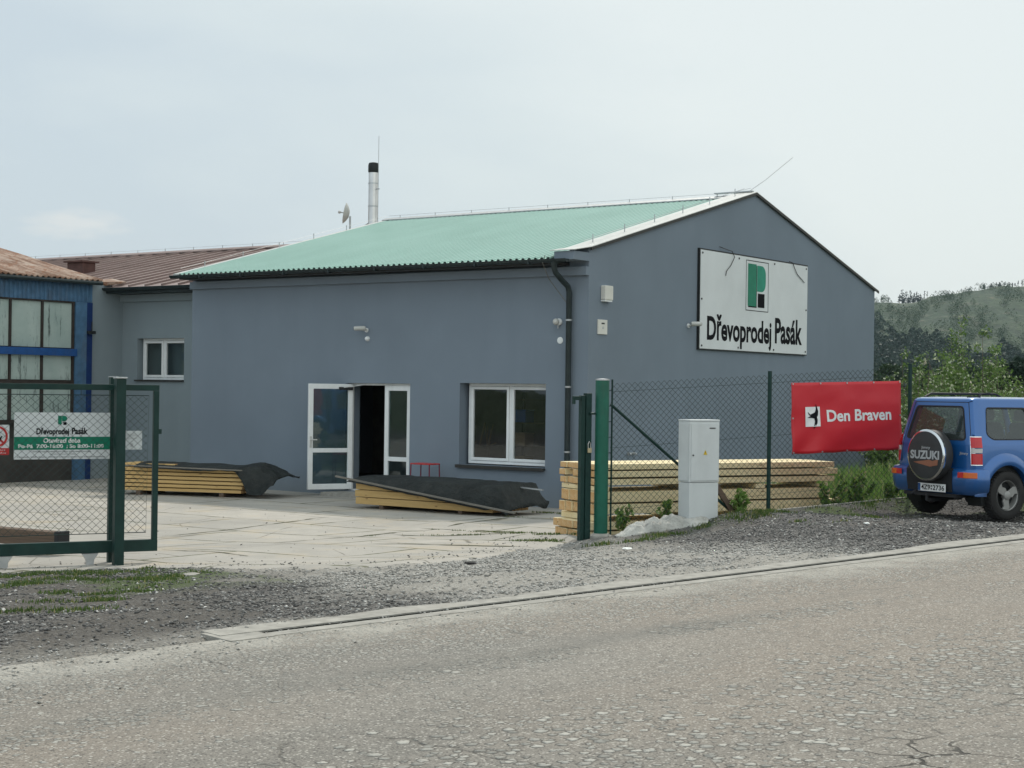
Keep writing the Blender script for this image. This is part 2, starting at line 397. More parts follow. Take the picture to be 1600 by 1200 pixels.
def banner_mat():
    t = NT('red_banner_vinyl'); c = t.coord()
    t.set(color=t.mix(t.noise(1.5, c, 3), (.53, .013, .022), (.61, .020, .030)), rough=.45, normal=t.bump(t.noise(2.2, t.coord(scale=(1, 1, .5)), 4), .25, .05)); return t.m
M['banner'] = banner_mat()
M['sign_white'] = simple('white_sign_sheet', (.66, .68, .68), .4, var=.06, scale=1.2, dirt=.05)
M['ink'] = simple('black_lettering', (.010, .010, .012), .8, spec=.08)
M['logo_green'] = simple('green_logo', (.006, .19, .11), .5)
M['logo_green_light'] = simple('light_green_logo', (.012, .25, .16), .5)
M['white_ink'] = simple('white_lettering', (.78, .78, .76), .5)
M['paper'] = simple('white_paper_sign', (.62, .65, .65), .6)
M['grey_ink'] = simple('grey_lettering', (.42, .43, .43), .5)
M['orange_ink'] = simple('orange_print', (.30, .125, .075), .5)

def car_paint():
    t = NT('blue_car_paint'); c = t.coord()
    fl = t.noise(700, c, 1); cc = t.mix(fl, (.009, .088, .29), (.015, .125, .38))
    z = t.n('ShaderNodeSeparateXYZ', {0: c}).outputs[2]
    d = t.math('ADD', z, t.math('MULTIPLY', t.noise(5, c, 5), .45)); cc = t.mix(t.rng(d, .80, .45, 0, .35), cc, (.10, .10, .10))
    t.set(color=cc, rough=.28, metal=.3, coat=1.0); t.b.inputs['Coat Roughness'].default_value = .08; return t.m
M['car'] = car_paint()
M['chrome'] = simple('chrome', (.75, .75, .74), .12, 1, .05)
M['alloy'] = simple('alloy_wheel', (.30, .295, .28), .4, .25, .1)
M['red_lens'] = simple('red_lens', (.50, .015, .02), .15, coat=.6)
M['clear_lens'] = simple('clear_lens', (.50, .48, .46), .15, coat=.6)
M['orange_lens'] = simple('orange_lens', (.62, .12, .01), .15, coat=.6)
M['seat'] = simple('dark_seat_fabric', (.03, .03, .032), .9)
M['tyre'] = simple('tyre_rubber', (.028, .027, .026), .85, var=.25, bump=.004, bscale=40)
M['spare_cover'] = simple('spare_cover_vinyl', (.042, .043, .044), .5, var=.15)

# ------------------------------------------------------------------ terrain functions
A40, A28 = rad(40), rad(28)
D40 = np.array([math.cos(A40), math.sin(A40)]); N40 = np.array([-math.sin(A40), math.cos(A40)])
D28 = np.array([math.cos(A28), math.sin(A28)]); N28 = np.array([-math.sin(A28), math.cos(A28)])
KERB, FENCE = 8.73, 17.6
def P28(a, b=FENCE, z=0): p = D28*a + N28*b; return Vector((p[0], p[1], z))
def zroad(a): return .5 + .019*a
def zfence(a): return np.interp(a, [-10, 3, 4.5, 9.6, 10.7, 12.7, 13.3, 15.7, 20, 40], [.17, .15, .15, .17, .27, .50, .53, .66, .86, 1.2])
def base_h(x, y):
    a4 = x*D40[0]+y*D40[1]; b4 = x*N40[0]+y*N40[1]; a2 = x*D28[0]+y*D28[1]; b2 = x*N28[0]+y*N28[1]
    zr = zroad(a4); zf = zfence(a2)
    den = np.maximum((b4-KERB)+(FENCE-b2), .5)
    t = np.clip((b4-KERB)/den, 0, 1)
    dip = .17*sst(13, 15, a2)*sst(22, 18, a2) - .0
    z = zr*(1-t) + zf*t - dip*4*t*(1-t)*np.where(t > .5, 1, .5)
    # gravel heap in front of the cabinet
    z = z + .10*np.exp(-((a2-12.35)/.6)**2-((b2-16.95)/.5)**2)
    cxx = x-(5.69+1.5*math.cos(rad(30.2))); cyy = y-(21.36+1.5*math.sin(rad(30.2))); cl_ = cxx*math.cos(rad(30.2))+cyy*math.sin(rad(30.2)); ct_ = -cxx*math.sin(rad(30.2))+cyy*math.cos(rad(30.2))
    wcar = sst(3.4, 2.2, np.abs(cl_))*np.where(ct_ > 0, sst(1.25, .85, ct_), sst(3.2, 1.0, -ct_)); z = z*(1-wcar)+.505*wcar
    s = np.maximum(b2-FENCE, 0)
    wr = sst(10.5, 11.1, a2)
    fall = 5*(1-wr)+.12*wr
    q = sst(0, 1, s/fall)
    zy = .06*wr*sst(9, 3, s)
    z = np.where(b2 > FENCE, zf*(1-q)+zy*q, z)
    z = z + 1.3*sst(43, 49, np.hypot(x, y))*sst(.20, .26, x/np.maximum(y, 1))*(y > 5)
    return z
def ground_noise(x, y): return (fbm(x*1.3, y*1.3, 3, 4)-.5)*.07 + (fbm(x*7, y*7, 9, 3)-.5)*.028
YARD = np.array([(-30, 3.8), (-4.45, 17.45), (-3.9, 17.25), (-1.5, 16.45), (-.7, 17.2), (-.2, 18.3), (.35, 20.2), (.7, 21.3), (2.2, 23.2), (2.6, 26.5), (1.9, 28.6), (8.9, 38.8), (6, 44), (-10, 60), (-40, 40)])
def sdist(x, y, poly=YARD):
    """+ inside, - outside"""
    sh = np.shape(x); x = np.ravel(x); y = np.ravel(y); d = np.full(x.shape, 1e9); ins = np.zeros(x.shape, bool)
    for i in range(len(poly)):
        a = poly[i]; b = poly[(i+1) % len(poly)]; e = b-a
        t = np.clip(((x-a[0])*e[0]+(y-a[1])*e[1])/(e@e), 0, 1)
        d = np.minimum(d, np.hypot(x-a[0]-t*e[0], y-a[1]-t*e[1]))
        c = ((a[1] > y) != (b[1] > y))
        with np.errstate(divide='ignore', invalid='ignore'): xi = a[0]+(y-a[1])/(b[1]-a[1])*e[0]
        ins ^= c & (x < xi)
    return np.where(ins, d, -d).reshape(sh)
def ground_h(x, y):
    x = np.asarray(x, float); y = np.asarray(y, float)
    z = base_h(x, y); b4 = x*N40[0]+y*N40[1]; a4 = x*D40[0]+y*D40[1]
    sd = sdist(x, y); nz = ground_noise(x, y)
    amp = sst(45, 30, np.hypot(x, y))
    z = z + nz*amp
    z = z - .10*sst(-.3, .25, sd + (fbm(x*1.1, y*1.1, 40, 4)-.5)*.9)          # dips under the concrete
    rd = KERB + .13*(a4 > 4.9) - b4                          # >0 over the road
    z = np.where((rd > -.5) & (b4 > 1), z - .085*sst(-.12, .16, rd + (fbm(x*2, y*2, 77, 3)-.5)*.22), z)
    z = np.where(rd > .6, zroad(a4)-.12, z)
    z = np.where(b4 < .8, zroad(a4)+nz+.02, z)
    return z
def gz(x, y): return float(ground_h(np.array([x]), np.array([y]))[0])

def grid_lines(lo, hi, step, far, growth=1.25):
    L_ = list(np.arange(lo, hi+1e-6, step)); s = step; v = hi; out = []
    while v < far: s *= growth; v += s; out.append(v)
    s = step; v = lo; pre = []
    while v > -far: s *= growth; v -= s; pre.append(v)
    return np.array(pre[::-1]+L_+out)
def sheet(name, xs, ys, zf_, mat, attrs=None, keep=None):
    X, Y = np.meshgrid(xs, ys); Z = zf_(X, Y); V = np.stack([X, Y, Z], -1).reshape(-1, 3)
    nx = len(xs); i, j = np.meshgrid(np.arange(len(ys)-1), np.arange(nx-1), indexing='ij'); a = (i*nx+j).ravel()
    Fq = np.stack([a, a+1, a+nx+1, a+nx], 1)
    if keep is not None:
        cx = X[:-1, :-1].ravel()+.0; cy = Y[:-1, :-1].ravel(); Fq = Fq[keep(cx, cy)]
    at = {k: f(X, Y).ravel() for k, f in (attrs or {}).items()}
    return np_mesh(name, V, Fq, mat, attrs=at, smooth=True)

def a_light(X, Y):
    """pale limestone gravel in the driveway, dark stone elsewhere"""
    a2 = X*D28[0]+Y*D28[1]; b4 = X*N40[0]+Y*N40[1]; n_ = fbm(X*.8, Y*.8, 5, 4)
    m = sst(4.3, 6.2, a2 + (n_-.5)*2.2)*sst(11.3, 9.2, a2+(n_-.5)*2.2)
    m2 = sst(9.6, 8.9, b4 + (n_-.5)*.8)*.55
    pt = sst(1.0, .3, np.abs(b4-10.2)*1.6 + (n_-.5)*1.4)*sst(1.6, .9, np.abs((X*D40[0]+Y*D40[1])-8.6)+(n_-.5)*.8)
    return np.clip(np.maximum(np.maximum(m*.95, m2), pt*1.0), 0, 1)
def a_soil(X, Y):
    a2 = X*D28[0]+Y*D28[1]
    b4 = X*N40[0]+Y*N40[1]; pt = sst(.9, .4, np.abs(b4-10.2)*1.6)*sst(1.6, 1.0, np.abs((X*D40[0]+Y*D40[1])-8.6))
    return np.clip(pt + sst(.46, .62, fbm(X*.8+9, Y*.8, 21, 4))*(.6+.4*(a2 < 10)) + .35*sst(4, 1, X)*sst(-7, -2, X), 0, 1)
def a_green(X, Y):
    a2 = X*D28[0]+Y*D28[1]; b2 = X*N28[0]+Y*N28[1]; n_ = fbm(X*1.6, Y*1.6, 31, 4)
    near_fence = sst(1.1, .2, np.abs(b2-17.1))*sst(.44, .6, n_)*((a2 < 5) | (a2 > 10.9))
    near_fence = np.maximum(near_fence, sst(2.3, 1.0, np.abs(b2-15.1))*sst(.46, .58, n_)*(a2 < 5.0)*.9); behind = sst(17.7, 18.2, b2)*sst(11.5, 14, a2)*sst(.3, .5, n_)
    return np.clip(near_fence+behind+sst(40, 60, np.hypot(X, Y)), 0, 1)

def ground_mat():
    t = NT('gravel_and_soil'); c = t.coord()
    L_, S_, G_ = t.attr('light'), t.attr('soil'), t.attr('green')
    v = t.vor(38, c, dim='2D'); v2 = t.vor(75, c, dim='2D'); cv = t.n('ShaderNodeSeparateColor', {0: v.outputs['Color']}).outputs[0]
    cv2 = t.n('ShaderNodeSeparateColor', {0: v2.outputs['Color']}).outputs[0]
    dark = t.mix(t.math('POWER', cv, 2.2), (.045, .043, .042), (.27, .26, .245)); dark = t.mix(.45, dark, t.mix(t.math('POWER', cv2, 3), (.04, .038, .036), (.36, .34, .31)))
    lite = t.mix(cv, (.17, .165, .15), (.50, .48, .44)); lite = t.mix(.4, lite, t.mix(cv2, (.16, .15, .135), (.56, .54, .50)))
    cc = t.mix(L_, dark, lite)
    soil = t.mix(t.rng(t.noise(26, c, 6, .8), .36, .64), t.mix(L_, (.055, .048, .040), (.24, .225, .19)), t.mix(L_, (.125, .110, .088), (.40, .375, .33)))
    fine = t.noise(45, c, 5, .7); cc = t.mix(t.math('MULTIPLY', S_, t.rng(fine, .35, .6)), cc, soil)
    cc = t.mix(t.rng(v.outputs['Distance'], .55, .85, 0, .5), cc, (.03, .027, .024))
    gr = t.mix(t.noise(14, c, 5, .7), (.030, .058, .014), (.095, .135, .030)); cc = t.mix(t.math('MULTIPLY', G_, t.rng(fine, .35, .55, .35, .95)), cc, gr)
    h = t.math('ADD', t.math('SUBTRACT', 1, v.outputs['Distance']), t.math('MULTIPLY', fine, .8))
    t.set(color=cc, rough=.9, spec=.3, normal=t.bump(h, .8, .018)); return t.m

def road_mat():
    t = NT('worn_asphalt'); c = t.coord(rot=(0, 0, -A40)); sx = t.n('ShaderNodeSeparateXYZ', {0: c}); b = sx.outputs[1]
    MAP = lambda v, sc=(1, 1, 1), loc=(0, 0, 0), rot=(0, 0, 0): t.n('ShaderNodeMapping', {'Vector': v, 'Scale': sc, 'Location': loc, 'Rotation': rot}).outputs[0]
    wob = t.noise(.55, c, 4); wob2 = t.noise(1.0, MAP(c, (.22, 1.6, 1)), 5, .6)
    bb = t.math('ADD', b, t.math('MULTIPLY_ADD', wob, .9, -.45))
    base = t.mix(t.rng(wob2, .36, .64), (.150, .147, .134), (.240, .222, .195))
    brown = t.math('MULTIPLY', t.rng(t.noise(.4, MAP(c, (.35, 1, 1)), 3), .38, .58), .8); base = t.mix(brown, base, (.245, .203, .163))
    fine = t.noise(95, c, 4, .75); base = t.mix(t.rng(fine, .44, .68, 0, .75), base, (.36, .335, .29)); base = t.mix(t.rng(fine, .48, .3, 0, .8), base, (.10, .094, .082))
    clump = t.noise(22, MAP(c, (.6, 1, 1)), 4, .7); base = t.mix(t.rng(clump, .5, .35, 0, .4), base, (.15, .14, .12))
    sp = t.vor(58, c, dim='2D'); spc = t.n('ShaderNodeSeparateColor', {0: sp.outputs['Color']})
    spm = t.math('MULTIPLY', t.rng(sp.outputs['Distance'], .42, .3), t.rng(spc.outputs[0], .76, .84)); base = t.mix(t.math('MULTIPLY', spm, .75), base, (.50, .475, .42))
    dk = t.math('MULTIPLY', t.rng(sp.outputs['Distance'], .4, .3), t.rng(spc.outputs[1], .84, .88)); base = t.mix(t.math('MULTIPLY', dk, .75), base, (.06, .055, .05))
    def band(x0, x1, w): return t.math('MULTIPLY', t.rng(bb, x0-w, x0+w, 0, 1, True), t.rng(bb, x1+w, x1-w, 0, 1, True))
    k1 = t.math('MULTIPLY', band(7.55, 9.6, .35), 1.0)
    k2 = t.math('MULTIPLY', band(6.80, 7.15, .12), t.rng(t.noise(.7, c, 3), .42, .52))
    k3 = t.math('MULTIPLY', band(4.45, 5.75, .4), t.rng(t.noise(.5, MAP(c, (.6, 1, 1), (3.1, 5, 0)), 4), .30, .48))
    patchy = t.rng(t.noise(3.2, c, 5, .7), .30, .60, .45, 1.2)
    wcol = t.n('ShaderNodeTexNoise', {'Vector': c, 'Scale': 26., 'Detail': 3.}).outputs['Color']
    dst = t.n('ShaderNodeVectorMath', {0: c, 1: t.n('ShaderNodeVectorMath', {0: wcol, 1: (.045, .045, .0)}, operation='MULTIPLY').outputs[0]}, operation='ADD').outputs[0]
    H = None; allp = None
    for scale, dens, lo, hi, rot in ((23, t.math('MAXIMUM', t.math('MULTIPLY', k1, .95), t.math('MAXIMUM', t.math('MULTIPLY', k2, .95), t.rng(t.noise(1.1, c, 5, .6), .50, .75, .07, .4))), .26, .44, .5),
                                     (12.5, t.math('MAXIMUM', t.math('MULTIPLY', k3, .85), t.math('MULTIPLY', k2, .3)), .22, .44, 1.1)):
        pv = t.vor(scale, MAP(dst, (1, 1.15, 0), rot=(0, 0, rot)), dim='2D'); pc = t.n('ShaderNodeSeparateColor', {0: pv.outputs['Color']})
        d_ = t.math('SUBTRACT', t.math('MULTIPLY_ADD', pc.outputs[1], hi-lo, lo), pv.outputs['Distance'])
        on = t.rng(t.math('SUBTRACT', t.math('MULTIPLY', dens, patchy), pc.outputs[0]), 0, .04)
        base = t.mix(t.math('MULTIPLY', t.math('MULTIPLY', t.rng(d_, -.16, .0), on), .7), base, (.10, .094, .082))
        base = t.mix(t.math('MULTIPLY', t.rng(d_, .0, .07), on), base, t.mix(t.rng(t.math('ADD', pc.outputs[2], t.math('MULTIPLY', fine, .5)), .3, 1.1), (.25, .243, .218), (.44, .425, .38)))
        h_ = t.math('MULTIPLY', t.rng(d_, -.1, .22), on); H = h_ if H is None else t.math('ADD', H, t.math('MULTIPLY', h_, 1.7))
    cc = base
    dust = t.math('MULTIPLY', band(8.2, 9.6, .35), t.rng(t.noise(2.5, c, 5, .6), .35, .6, .1, .7)); cc = t.mix(dust, cc, (.44, .42, .37))
    dkst = t.math('MULTIPLY', band(6.95, 7.3, .18), t.rng(wob2, .42, .6, 0, .55)); cc = t.mix(dkst, cc, (.155, .15, .133))
    cv = t.n('ShaderNodeVectorMath', {0: c, 1: t.n('ShaderNodeVectorMath', {0: t.n('ShaderNodeTexNoise', {'Vector': c, 'Scale': 3.5, 'Detail': 6.}).outputs['Color'], 1: (.35, .35, 0)}, operation='MULTIPLY').outputs[0]}, operation='ADD').outputs[0]
    ck = t.vor(2.6, cv, 'DISTANCE_TO_EDGE').outputs['Distance']
    ckm = t.math('MULTIPLY', t.rng(ck, .028, .008), t.math('MULTIPLY', t.rng(bb, 4.65, 4.2), t.rng(t.noise(.8, c, 3), .38, .5)))
    ck2 = t.vor(.45, cv, 'DISTANCE_TO_EDGE').outputs['Distance']; ckm2 = t.math('MULTIPLY', t.rng(ck2, .004, .001), t.rng(t.noise(1.3, c, 3), .52, .6, 0, .4))
    ckm = t.math('MAXIMUM', ckm, ckm2)
    cc = t.mix(ckm, cc, (.06, .056, .048))
    h = t.math('ADD', t.math('MULTIPLY', fine, .4), t.math('MULTIPLY', H, .9)); h = t.math('SUBTRACT', t.math('ADD', h, t.math('MULTIPLY', clump, .35)), t.math('MULTIPLY', ckm, 1.5))
    t.set(color=cc, rough=.88, spec=.3, normal=t.bump(h, .85, .016)); return t.m

def yard_mat():
    t = NT('old_concrete_slabs'); c = t.coord(rot=(0, 0, TH)); w = t.n('ShaderNodeVectorMath', {0: c, 1: t.n('ShaderNodeVectorMath', {0: t.n('ShaderNodeTexNoise', {'Vector': c, 'Scale': 1.6, 'Detail': 6.}).outputs['Color'], 1: (.07, .07, 0)}, operation='MULTIPLY').outputs[0]}, operation='ADD').outputs[0]
    big = t.noise(.35, c, 5, .6); med = t.noise(2.2, c, 6, .6); fine = t.noise(40, c, 5, .7)
    cc = t.mix(t.rng(big, .35, .65), (.36, .338, .30), (.47, .435, .38)); cc = t.mix(t.rng(med, .4, .75, 0, .45), cc, (.28, .263, .233)); cc = t.mix(t.rng(fine, .5, .8, 0, .3), cc, (.24, .225, .20))
    br = t.n('ShaderNodeTexBrick', {'Vector': w, 'Color1': (1, 1, 1, 1), 'Color2': (.86, .87, .88, 1), 'Mortar': (0, 0, 0, 1), 'Scale': 1., 'Mortar Size': .030, 'Mortar Smooth': .25, 'Brick Width': 3.1, 'Row Height': 1.55})
    cc = t.mix(1, cc, t.mix(br.outputs['Fac'], br.outputs['Color'], (1, 1, 1)), 'MULTIPLY')
    jm = t.math('MULTIPLY', br.outputs['Fac'], t.rng(t.noise(1.2, c, 4), .36, .52, .2, 1)); jc = t.mix(t.noise(5, c, 4), (.06, .055, .04), (.09, .105, .035)); cc = t.mix(jm, cc, jc)
    ck = t.vor(.5, t.n('ShaderNodeVectorMath', {0: w, 1: (3, 7, 0)}, operation='ADD').outputs[0], 'DISTANCE_TO_EDGE').outputs['Distance']
    ckm = t.math('MULTIPLY', t.rng(ck, .008, .002), t.rng(t.noise(.9, c, 3), .45, .55, 0, .8)); cc = t.mix(ckm, cc, (.11, .10, .08))
    tan = t.noise(1.1, t.n('ShaderNodeMapping', {'Vector': c, 'Location': (9, 2, 0)}).outputs[0], 6, .65); cc = t.mix(t.rng(tan, .52, .68, 0, .5), cc, (.46, .38, .27))
    sp = t.vor(9, c); spc = t.n('ShaderNodeSeparateColor', {0: sp.outputs['Color']}).outputs[0]
    cc = t.mix(t.math('MULTIPLY', t.rng(sp.outputs['Distance'], .16, .1), t.rng(spc, .75, .8, 0, .8)), cc, (.13, .12, .10))
    t.set(color=cc, rough=.9, spec=.3, normal=t.bump(t.math('SUBTRACT', t.math('ADD', t.math('MULTIPLY', fine, .4), med), t.math('MULTIPLY', br.outputs['Fac'], 1.5)), .5, .012)); return t.m

M['ground'] = ground_mat(); M['road'] = road_mat(); M['yard'] = yard_mat()

# ground, road, yard
gx = grid_lines(-10, 14, .085, 3200); gy = grid_lines(8, 31, .085, 3200)
tag(sheet('ground', gx, gy, ground_h, M['ground'], {'light': a_light, 'soil': a_soil, 'green': a_green}), kind='structure')
def road_sheet():
    aa = np.concatenate([np.arange(-260, -6, 4.), np.arange(-6, 30, .25), np.arange(30, 300, 4.)]); bb = np.arange(1.0, KERB+.05, .24); bb = np.append(bb[bb < KERB-.1], [KERB-.05])
    A, B = np.meshgrid(aa, bb); X = A*D40[0]+B*N40[0]; Y = A*D40[1]+B*N40[1]
    Z = zroad(A) + (fbm(X*.8, Y*.8, 50, 3)-.5)*.03*sst(8.6, 7.8, B)
    V = np.stack([X, Y, Z], -1).reshape(-1, 3); nx = len(aa); i, j = np.meshgrid(np.arange(len(bb)-1), np.arange(nx-1), indexing='ij'); a = (i*nx+j).ravel()
    return np_mesh('road', V, np.stack([a, a+1, a+nx+1, a+nx], 1), M['road'], smooth=True)
tag(road_sheet(), kind='structure')
def yard_h(X, Y): return base_h(X, Y) + .012 + (fbm(X*.5, Y*.5, 60, 3)-.5)*.03*sst(.0, 2, sdist(X, Y)) - .12*sst(.12, .75, -sdist(X, Y))
ys_x = grid_lines(-9, 5, .25, 34, 1.2); ys_y = np.append(np.arange(10, 31, .25), np.arange(32, 60, 2.))
tag(sheet('yard_paving', ys_x, ys_y, yard_h, M['yard'], keep=lambda x, y: sdist(x, y) > -.9), kind='structure')

# kerb with slotted drain: two concrete strips, gap shade painted as a flush black strip, starts at the driveway
def strip(mb, b0, b1, a0, a1, up, depth=.12, wob=0):
    n = max(1, int((a1-a0)/.5))
    pts = []
    for i in range(n+1):
        a = a0+(a1-a0)*i/n; w = wob*(float(vnoise(a*1.7, 3, 5))-.5)
        for b, z in ((b0, -depth), (b0, up), (b1+w, up), (b1+w, -depth)):
            p = D40*a+N40*b; pts.append((p[0], p[1], zroad(a)+z))
    fs = [(4*i+k, 4*i+(k+1) % 4, 4*i+4+(k+1) % 4, 4*i+4+k) for i in range(n) for k in range(4)] + [(0, 1, 2, 3), (4*n+3, 4*n+2, 4*n+1, 4*n)]
    mb.add(pts, fs)
mb = MB(); strip(mb, KERB-.15, KERB-.03, 5.05, 80, .004, wob=0); strip(mb, KERB+.03, KERB+.26, 5.02, 80, .010, wob=.16)
kc = empty('drain_channel', (0, 0, 0), 0, 'long slotted concrete drainage channel between the road and the gravel verge', 'drain channel')
mb.build('concrete_strip', M['concrete_edge'], kc)
mb = MB(); strip(mb, KERB-.028, KERB+.028, 5.32, 80, .001, .1); mb.build('slot_shade', M['slot_shade'], kc)
mb = MB(); strip(mb, KERB-.17, KERB+.2, 4.98, 5.29, .006, .1, .1); mb.build('end_block', M['concrete_edge'], kc)

# ------------------------------------------------------------------ loose stones and grass
def scatter_gravel(name, n, region, size, mat, seed, attrs=None, sink=.25, zfun=ground_h):
    rg = np.random.default_rng(seed); P = region(rg, n); n = len(P)
    base = np.array([(1,0,0),(-1,0,0),(0,1,0),(0,-1,0),(0,0,1),(0,0,-1)], float)
    tri = np.array([(0,2,4),(2,1,4),(1,3,4),(3,0,4),(2,0,5),(1,2,5),(3,1,5),(0,3,5)])
    s = size[0]+(size[1]-size[0])*rg.random(n)**3
    V = base[None]*(.75+.5*rg.random((n, 6, 1)))*s[:, None, None]
    V[..., 0] *= 1.25; V[..., 2] *= .6
    a = rg.random(n)*6.283; ca, sa = np.cos(a)[:, None], np.sin(a)[:, None]
    x = V[..., 0]*ca-V[..., 1]*sa; y = V[..., 0]*sa+V[..., 1]*ca; tl = (rg.random(n)-.5)[:, None]
    z = V[..., 2]+x*tl
    Z = zfun(P[:, 0], P[:, 1])
    V = np.stack([x+P[:, :1], y+P[:, 1:2], z+(Z+s*sink)[:, None]], -1).reshape(-1, 3)
    Fq = (tri[None]+6*np.arange(n)[:, None, None]).reshape(-1, 3)
    at = {k: np.repeat(f(P[:, 0], P[:, 1]), 6) for k, f in (attrs or {}).items()}
    return np_mesh(name, V, Fq, mat, attrs=at)
def stone_mat():
    t = NT('loose_stone'); r = t.n('ShaderNodeNewGeometry').outputs['Random Per Island']; L_ = t.attr('light')
    d = t.mix(t.math('POWER', r, 2.6), (.075, .073, .070), (.33, .32, .30)); d = t.mix(t.rng(r, .975, .98), d, (.60, .58, .54))
    l_ = t.mix(r, (.15, .145, .13), (.52, .50, .46)); cc = t.mix(L_, d, l_)
    t.set(color=cc, rough=.85, spec=.3); return t.m
M['stone'] = stone_mat()
def reg_verge(rg, n):
    a = rg.uniform(-1, 24, n*3); b = rg.uniform(KERB+.12, 16.5, n*3)
    P = a[:, None]*D40 + b[:, None]*N40; b2 = P@N28; a2 = P@D28
    ok = (b2 < FENCE-.05+(fbm(P[:, 0], P[:, 1], 4)-.5)*1.2) & (sdist(P[:, 0], P[:, 1]) < .25) & (P[:, 0] > -7)
    # fewer stones on the soil patches
    ok &= rg.random(len(P)) < .15+.85*(1-a_soil(P[:, 0], P[:, 1]))
    # denser close to the camera
    P = P[ok]; w = np.clip(13.5/np.hypot(P[:, 0], P[:, 1]), .35, 1)**1.5; P = P[rg.random(len(P)) < w]
    return P[:n]
tag(scatter_gravel('gravel', 110000, reg_verge, (.0035, .020), M['stone'], 11, {'light': a_light}), 'loose grey and pale gravel spread between the road and the fence', 'gravel', kind='stuff')
def reg_spill(rg, n):
    a = rg.uniform(1.0, 9, n*4); b = rg.uniform(KERB-1.2, KERB+.2, n*4); k = (rg.random(n*4) < np.exp(-(KERB+.1-b)/(.28+.35*(a < 4.9))))
    P = a[:, None]*D40 + b[:, None]*N40; return P[k][:n]
tag(scatter_gravel('road_grit', 1800, reg_spill, (.004, .014), M['stone'], 12, {'light': lambda x, y: np.full(len(x), .95)}, .3, lambda x, y: zroad(x*D40[0]+y*D40[1])), 'small grit strewn over the edge of the road', 'grit', kind='stuff')
def reg_slab(rg, n):
    P = np.stack([rg.uniform(-7, 2, n*6), rg.uniform(16, 28, n*6)], 1); s = sdist(P[:, 0], P[:, 1])
    k = (s > 0) & (rg.random(len(P)) < .015+.8*np.exp(-s/.35)); return P[k][:n]
tag(scatter_gravel('yard_grit', 2500, reg_slab, (.004, .018), M['stone'], 13, {'light': lambda x, y: np.full(len(x), .45)}, .5, lambda x, y: yard_h(x, y)), 'stray crumbs of stone lying on the concrete yard', 'grit', kind='stuff')

def leaf_mat(name, c1, c2, pale=None, trans=.35):
    t = NT(name); r = t.n('ShaderNodeNewGeometry').outputs['Random Per Island']; c = t.coord()
    cc = t.mix(r, c1, c2); cc = t.mix(t.rng(t.noise(1.3, c, 3), .35, .65, 0, .5), cc, tuple(v*.6 for v in c1))
    if pale: cc = t.mix(t.rng(r, .88, .9), cc, pale)
    t.set(color=cc, rough=.6, spec=.35)
    tr = t.n('ShaderNodeBsdfTranslucent', {0: cc}); ms = t.n('ShaderNodeMixShader', {0: trans, 1: t.b.outputs[0], 2: tr.outputs[0]})
    t.t.links.new(ms.outputs[0], t.out.inputs[0]); return t.m
M['grass'] = leaf_mat('grass_blade', (.055, .105, .022), (.13, .19, .045), (.30, .27, .12))
M['weed'] = leaf_mat('weed_leaf', (.09, .18, .035), (.20, .31, .07), (.36, .33, .16))
M['shrub'] = leaf_mat('shrub_leaf', (.08, .145, .035), (.20, .31, .085), (.50, .54, .38))
M['shrub_pale'] = leaf_mat('pale_shrub_leaf', (.09, .14, .05), (.17, .24, .09), (.62, .56, .45))
M['meadow'] = leaf_mat('meadow_grass', (.10, .15, .035), (.20, .27, .07), (.35, .34, .16))
M['forest'] = leaf_mat('forest_leaf', (.016, .038, .024), (.034, .064, .038), None, .2)
M['forest_lite'] = leaf_mat('scrub_leaf', (.028, .058, .026), (.055, .095, .038), None, .2)
M['conifer'] = leaf_mat('conifer_needle', (.02, .033, .024), (.04, .055, .038), None, .1)
M['bark'] = simple('bark', (.11, .085, .065), .9, var=.3, bump=.01)
M['dead_wood'] = simple('dead_trunk', (.16, .14, .125), .9)

def blades(name, pts, h, w, mat, seed, spread=.4, zfun=ground_h, parent=None, z=None):
    """pts: (n,2) blade roots"""
    rg = np.random.default_rng(seed); n = len(pts); Z = zfun(pts[:, 0], pts[:, 1]) if z is None else z
    a = rg.random(n)*6.283; hh = h*(.45+.75*rg.random(n)); ww = w*(.6+.8*rg.random(n)); lean = spread*rg.random(n)*hh; la = rg.random(n)*6.283
    dx, dy = np.cos(a)*ww/2, np.sin(a)*ww/2; lx, ly = np.cos(la)*lean, np.sin(la)*lean
    p = np.stack([pts[:, 0], pts[:, 1], Z-.01], 1)
    v0 = p+np.stack([-dx, -dy, 0*dx], 1); v1 = p+np.stack([dx, dy, 0*dx], 1)
    v2 = p+np.stack([dx*.7+lx*.4, dy*.7+ly*.4, hh*.6], 1); v3 = p+np.stack([-dx*.7+lx*.4, -dy*.7+ly*.4, hh*.6], 1)
    v4 = p+np.stack([lx, ly, hh], 1)
    V = np.stack([v0, v1, v2, v3, v4], 1).reshape(-1, 3); k = 5*np.arange(n)[:, None]
    Fq = np.concatenate([k+np.array([[0, 1, 2]]), k+np.array([[0, 2, 3]]), k+np.array([[3, 2, 4]])])
    return np_mesh(name, V, Fq, mat, parent)
def patch_pts(spots, dens, seed):
    rg = np.random.default_rng(seed); out = []
    for (x, y, rx, ry, rot) in spots:
        n = int(rx*ry*3.14*dens); r = np.sqrt(rg.random(n))*(.6+.6*rg.random(n)); a = rg.random(n)*6.283; u = r*np.cos(a)*rx; v = r*np.sin(a)*ry
        out.append(np.stack([x+u*math.cos(rot)-v*math.sin(rot), y+u*math.sin(rot)+v*math.cos(rot)], 1))
    P = np.concatenate(out); k = fbm(P[:, 0]*4, P[:, 1]*4, seed, 3); return P[rg.random(len(P)) < sst(.35, .6, k)]
def gp(u, v, z):
    P = isect(u, v, [0, 0, z], EZ); return P[0], P[1]
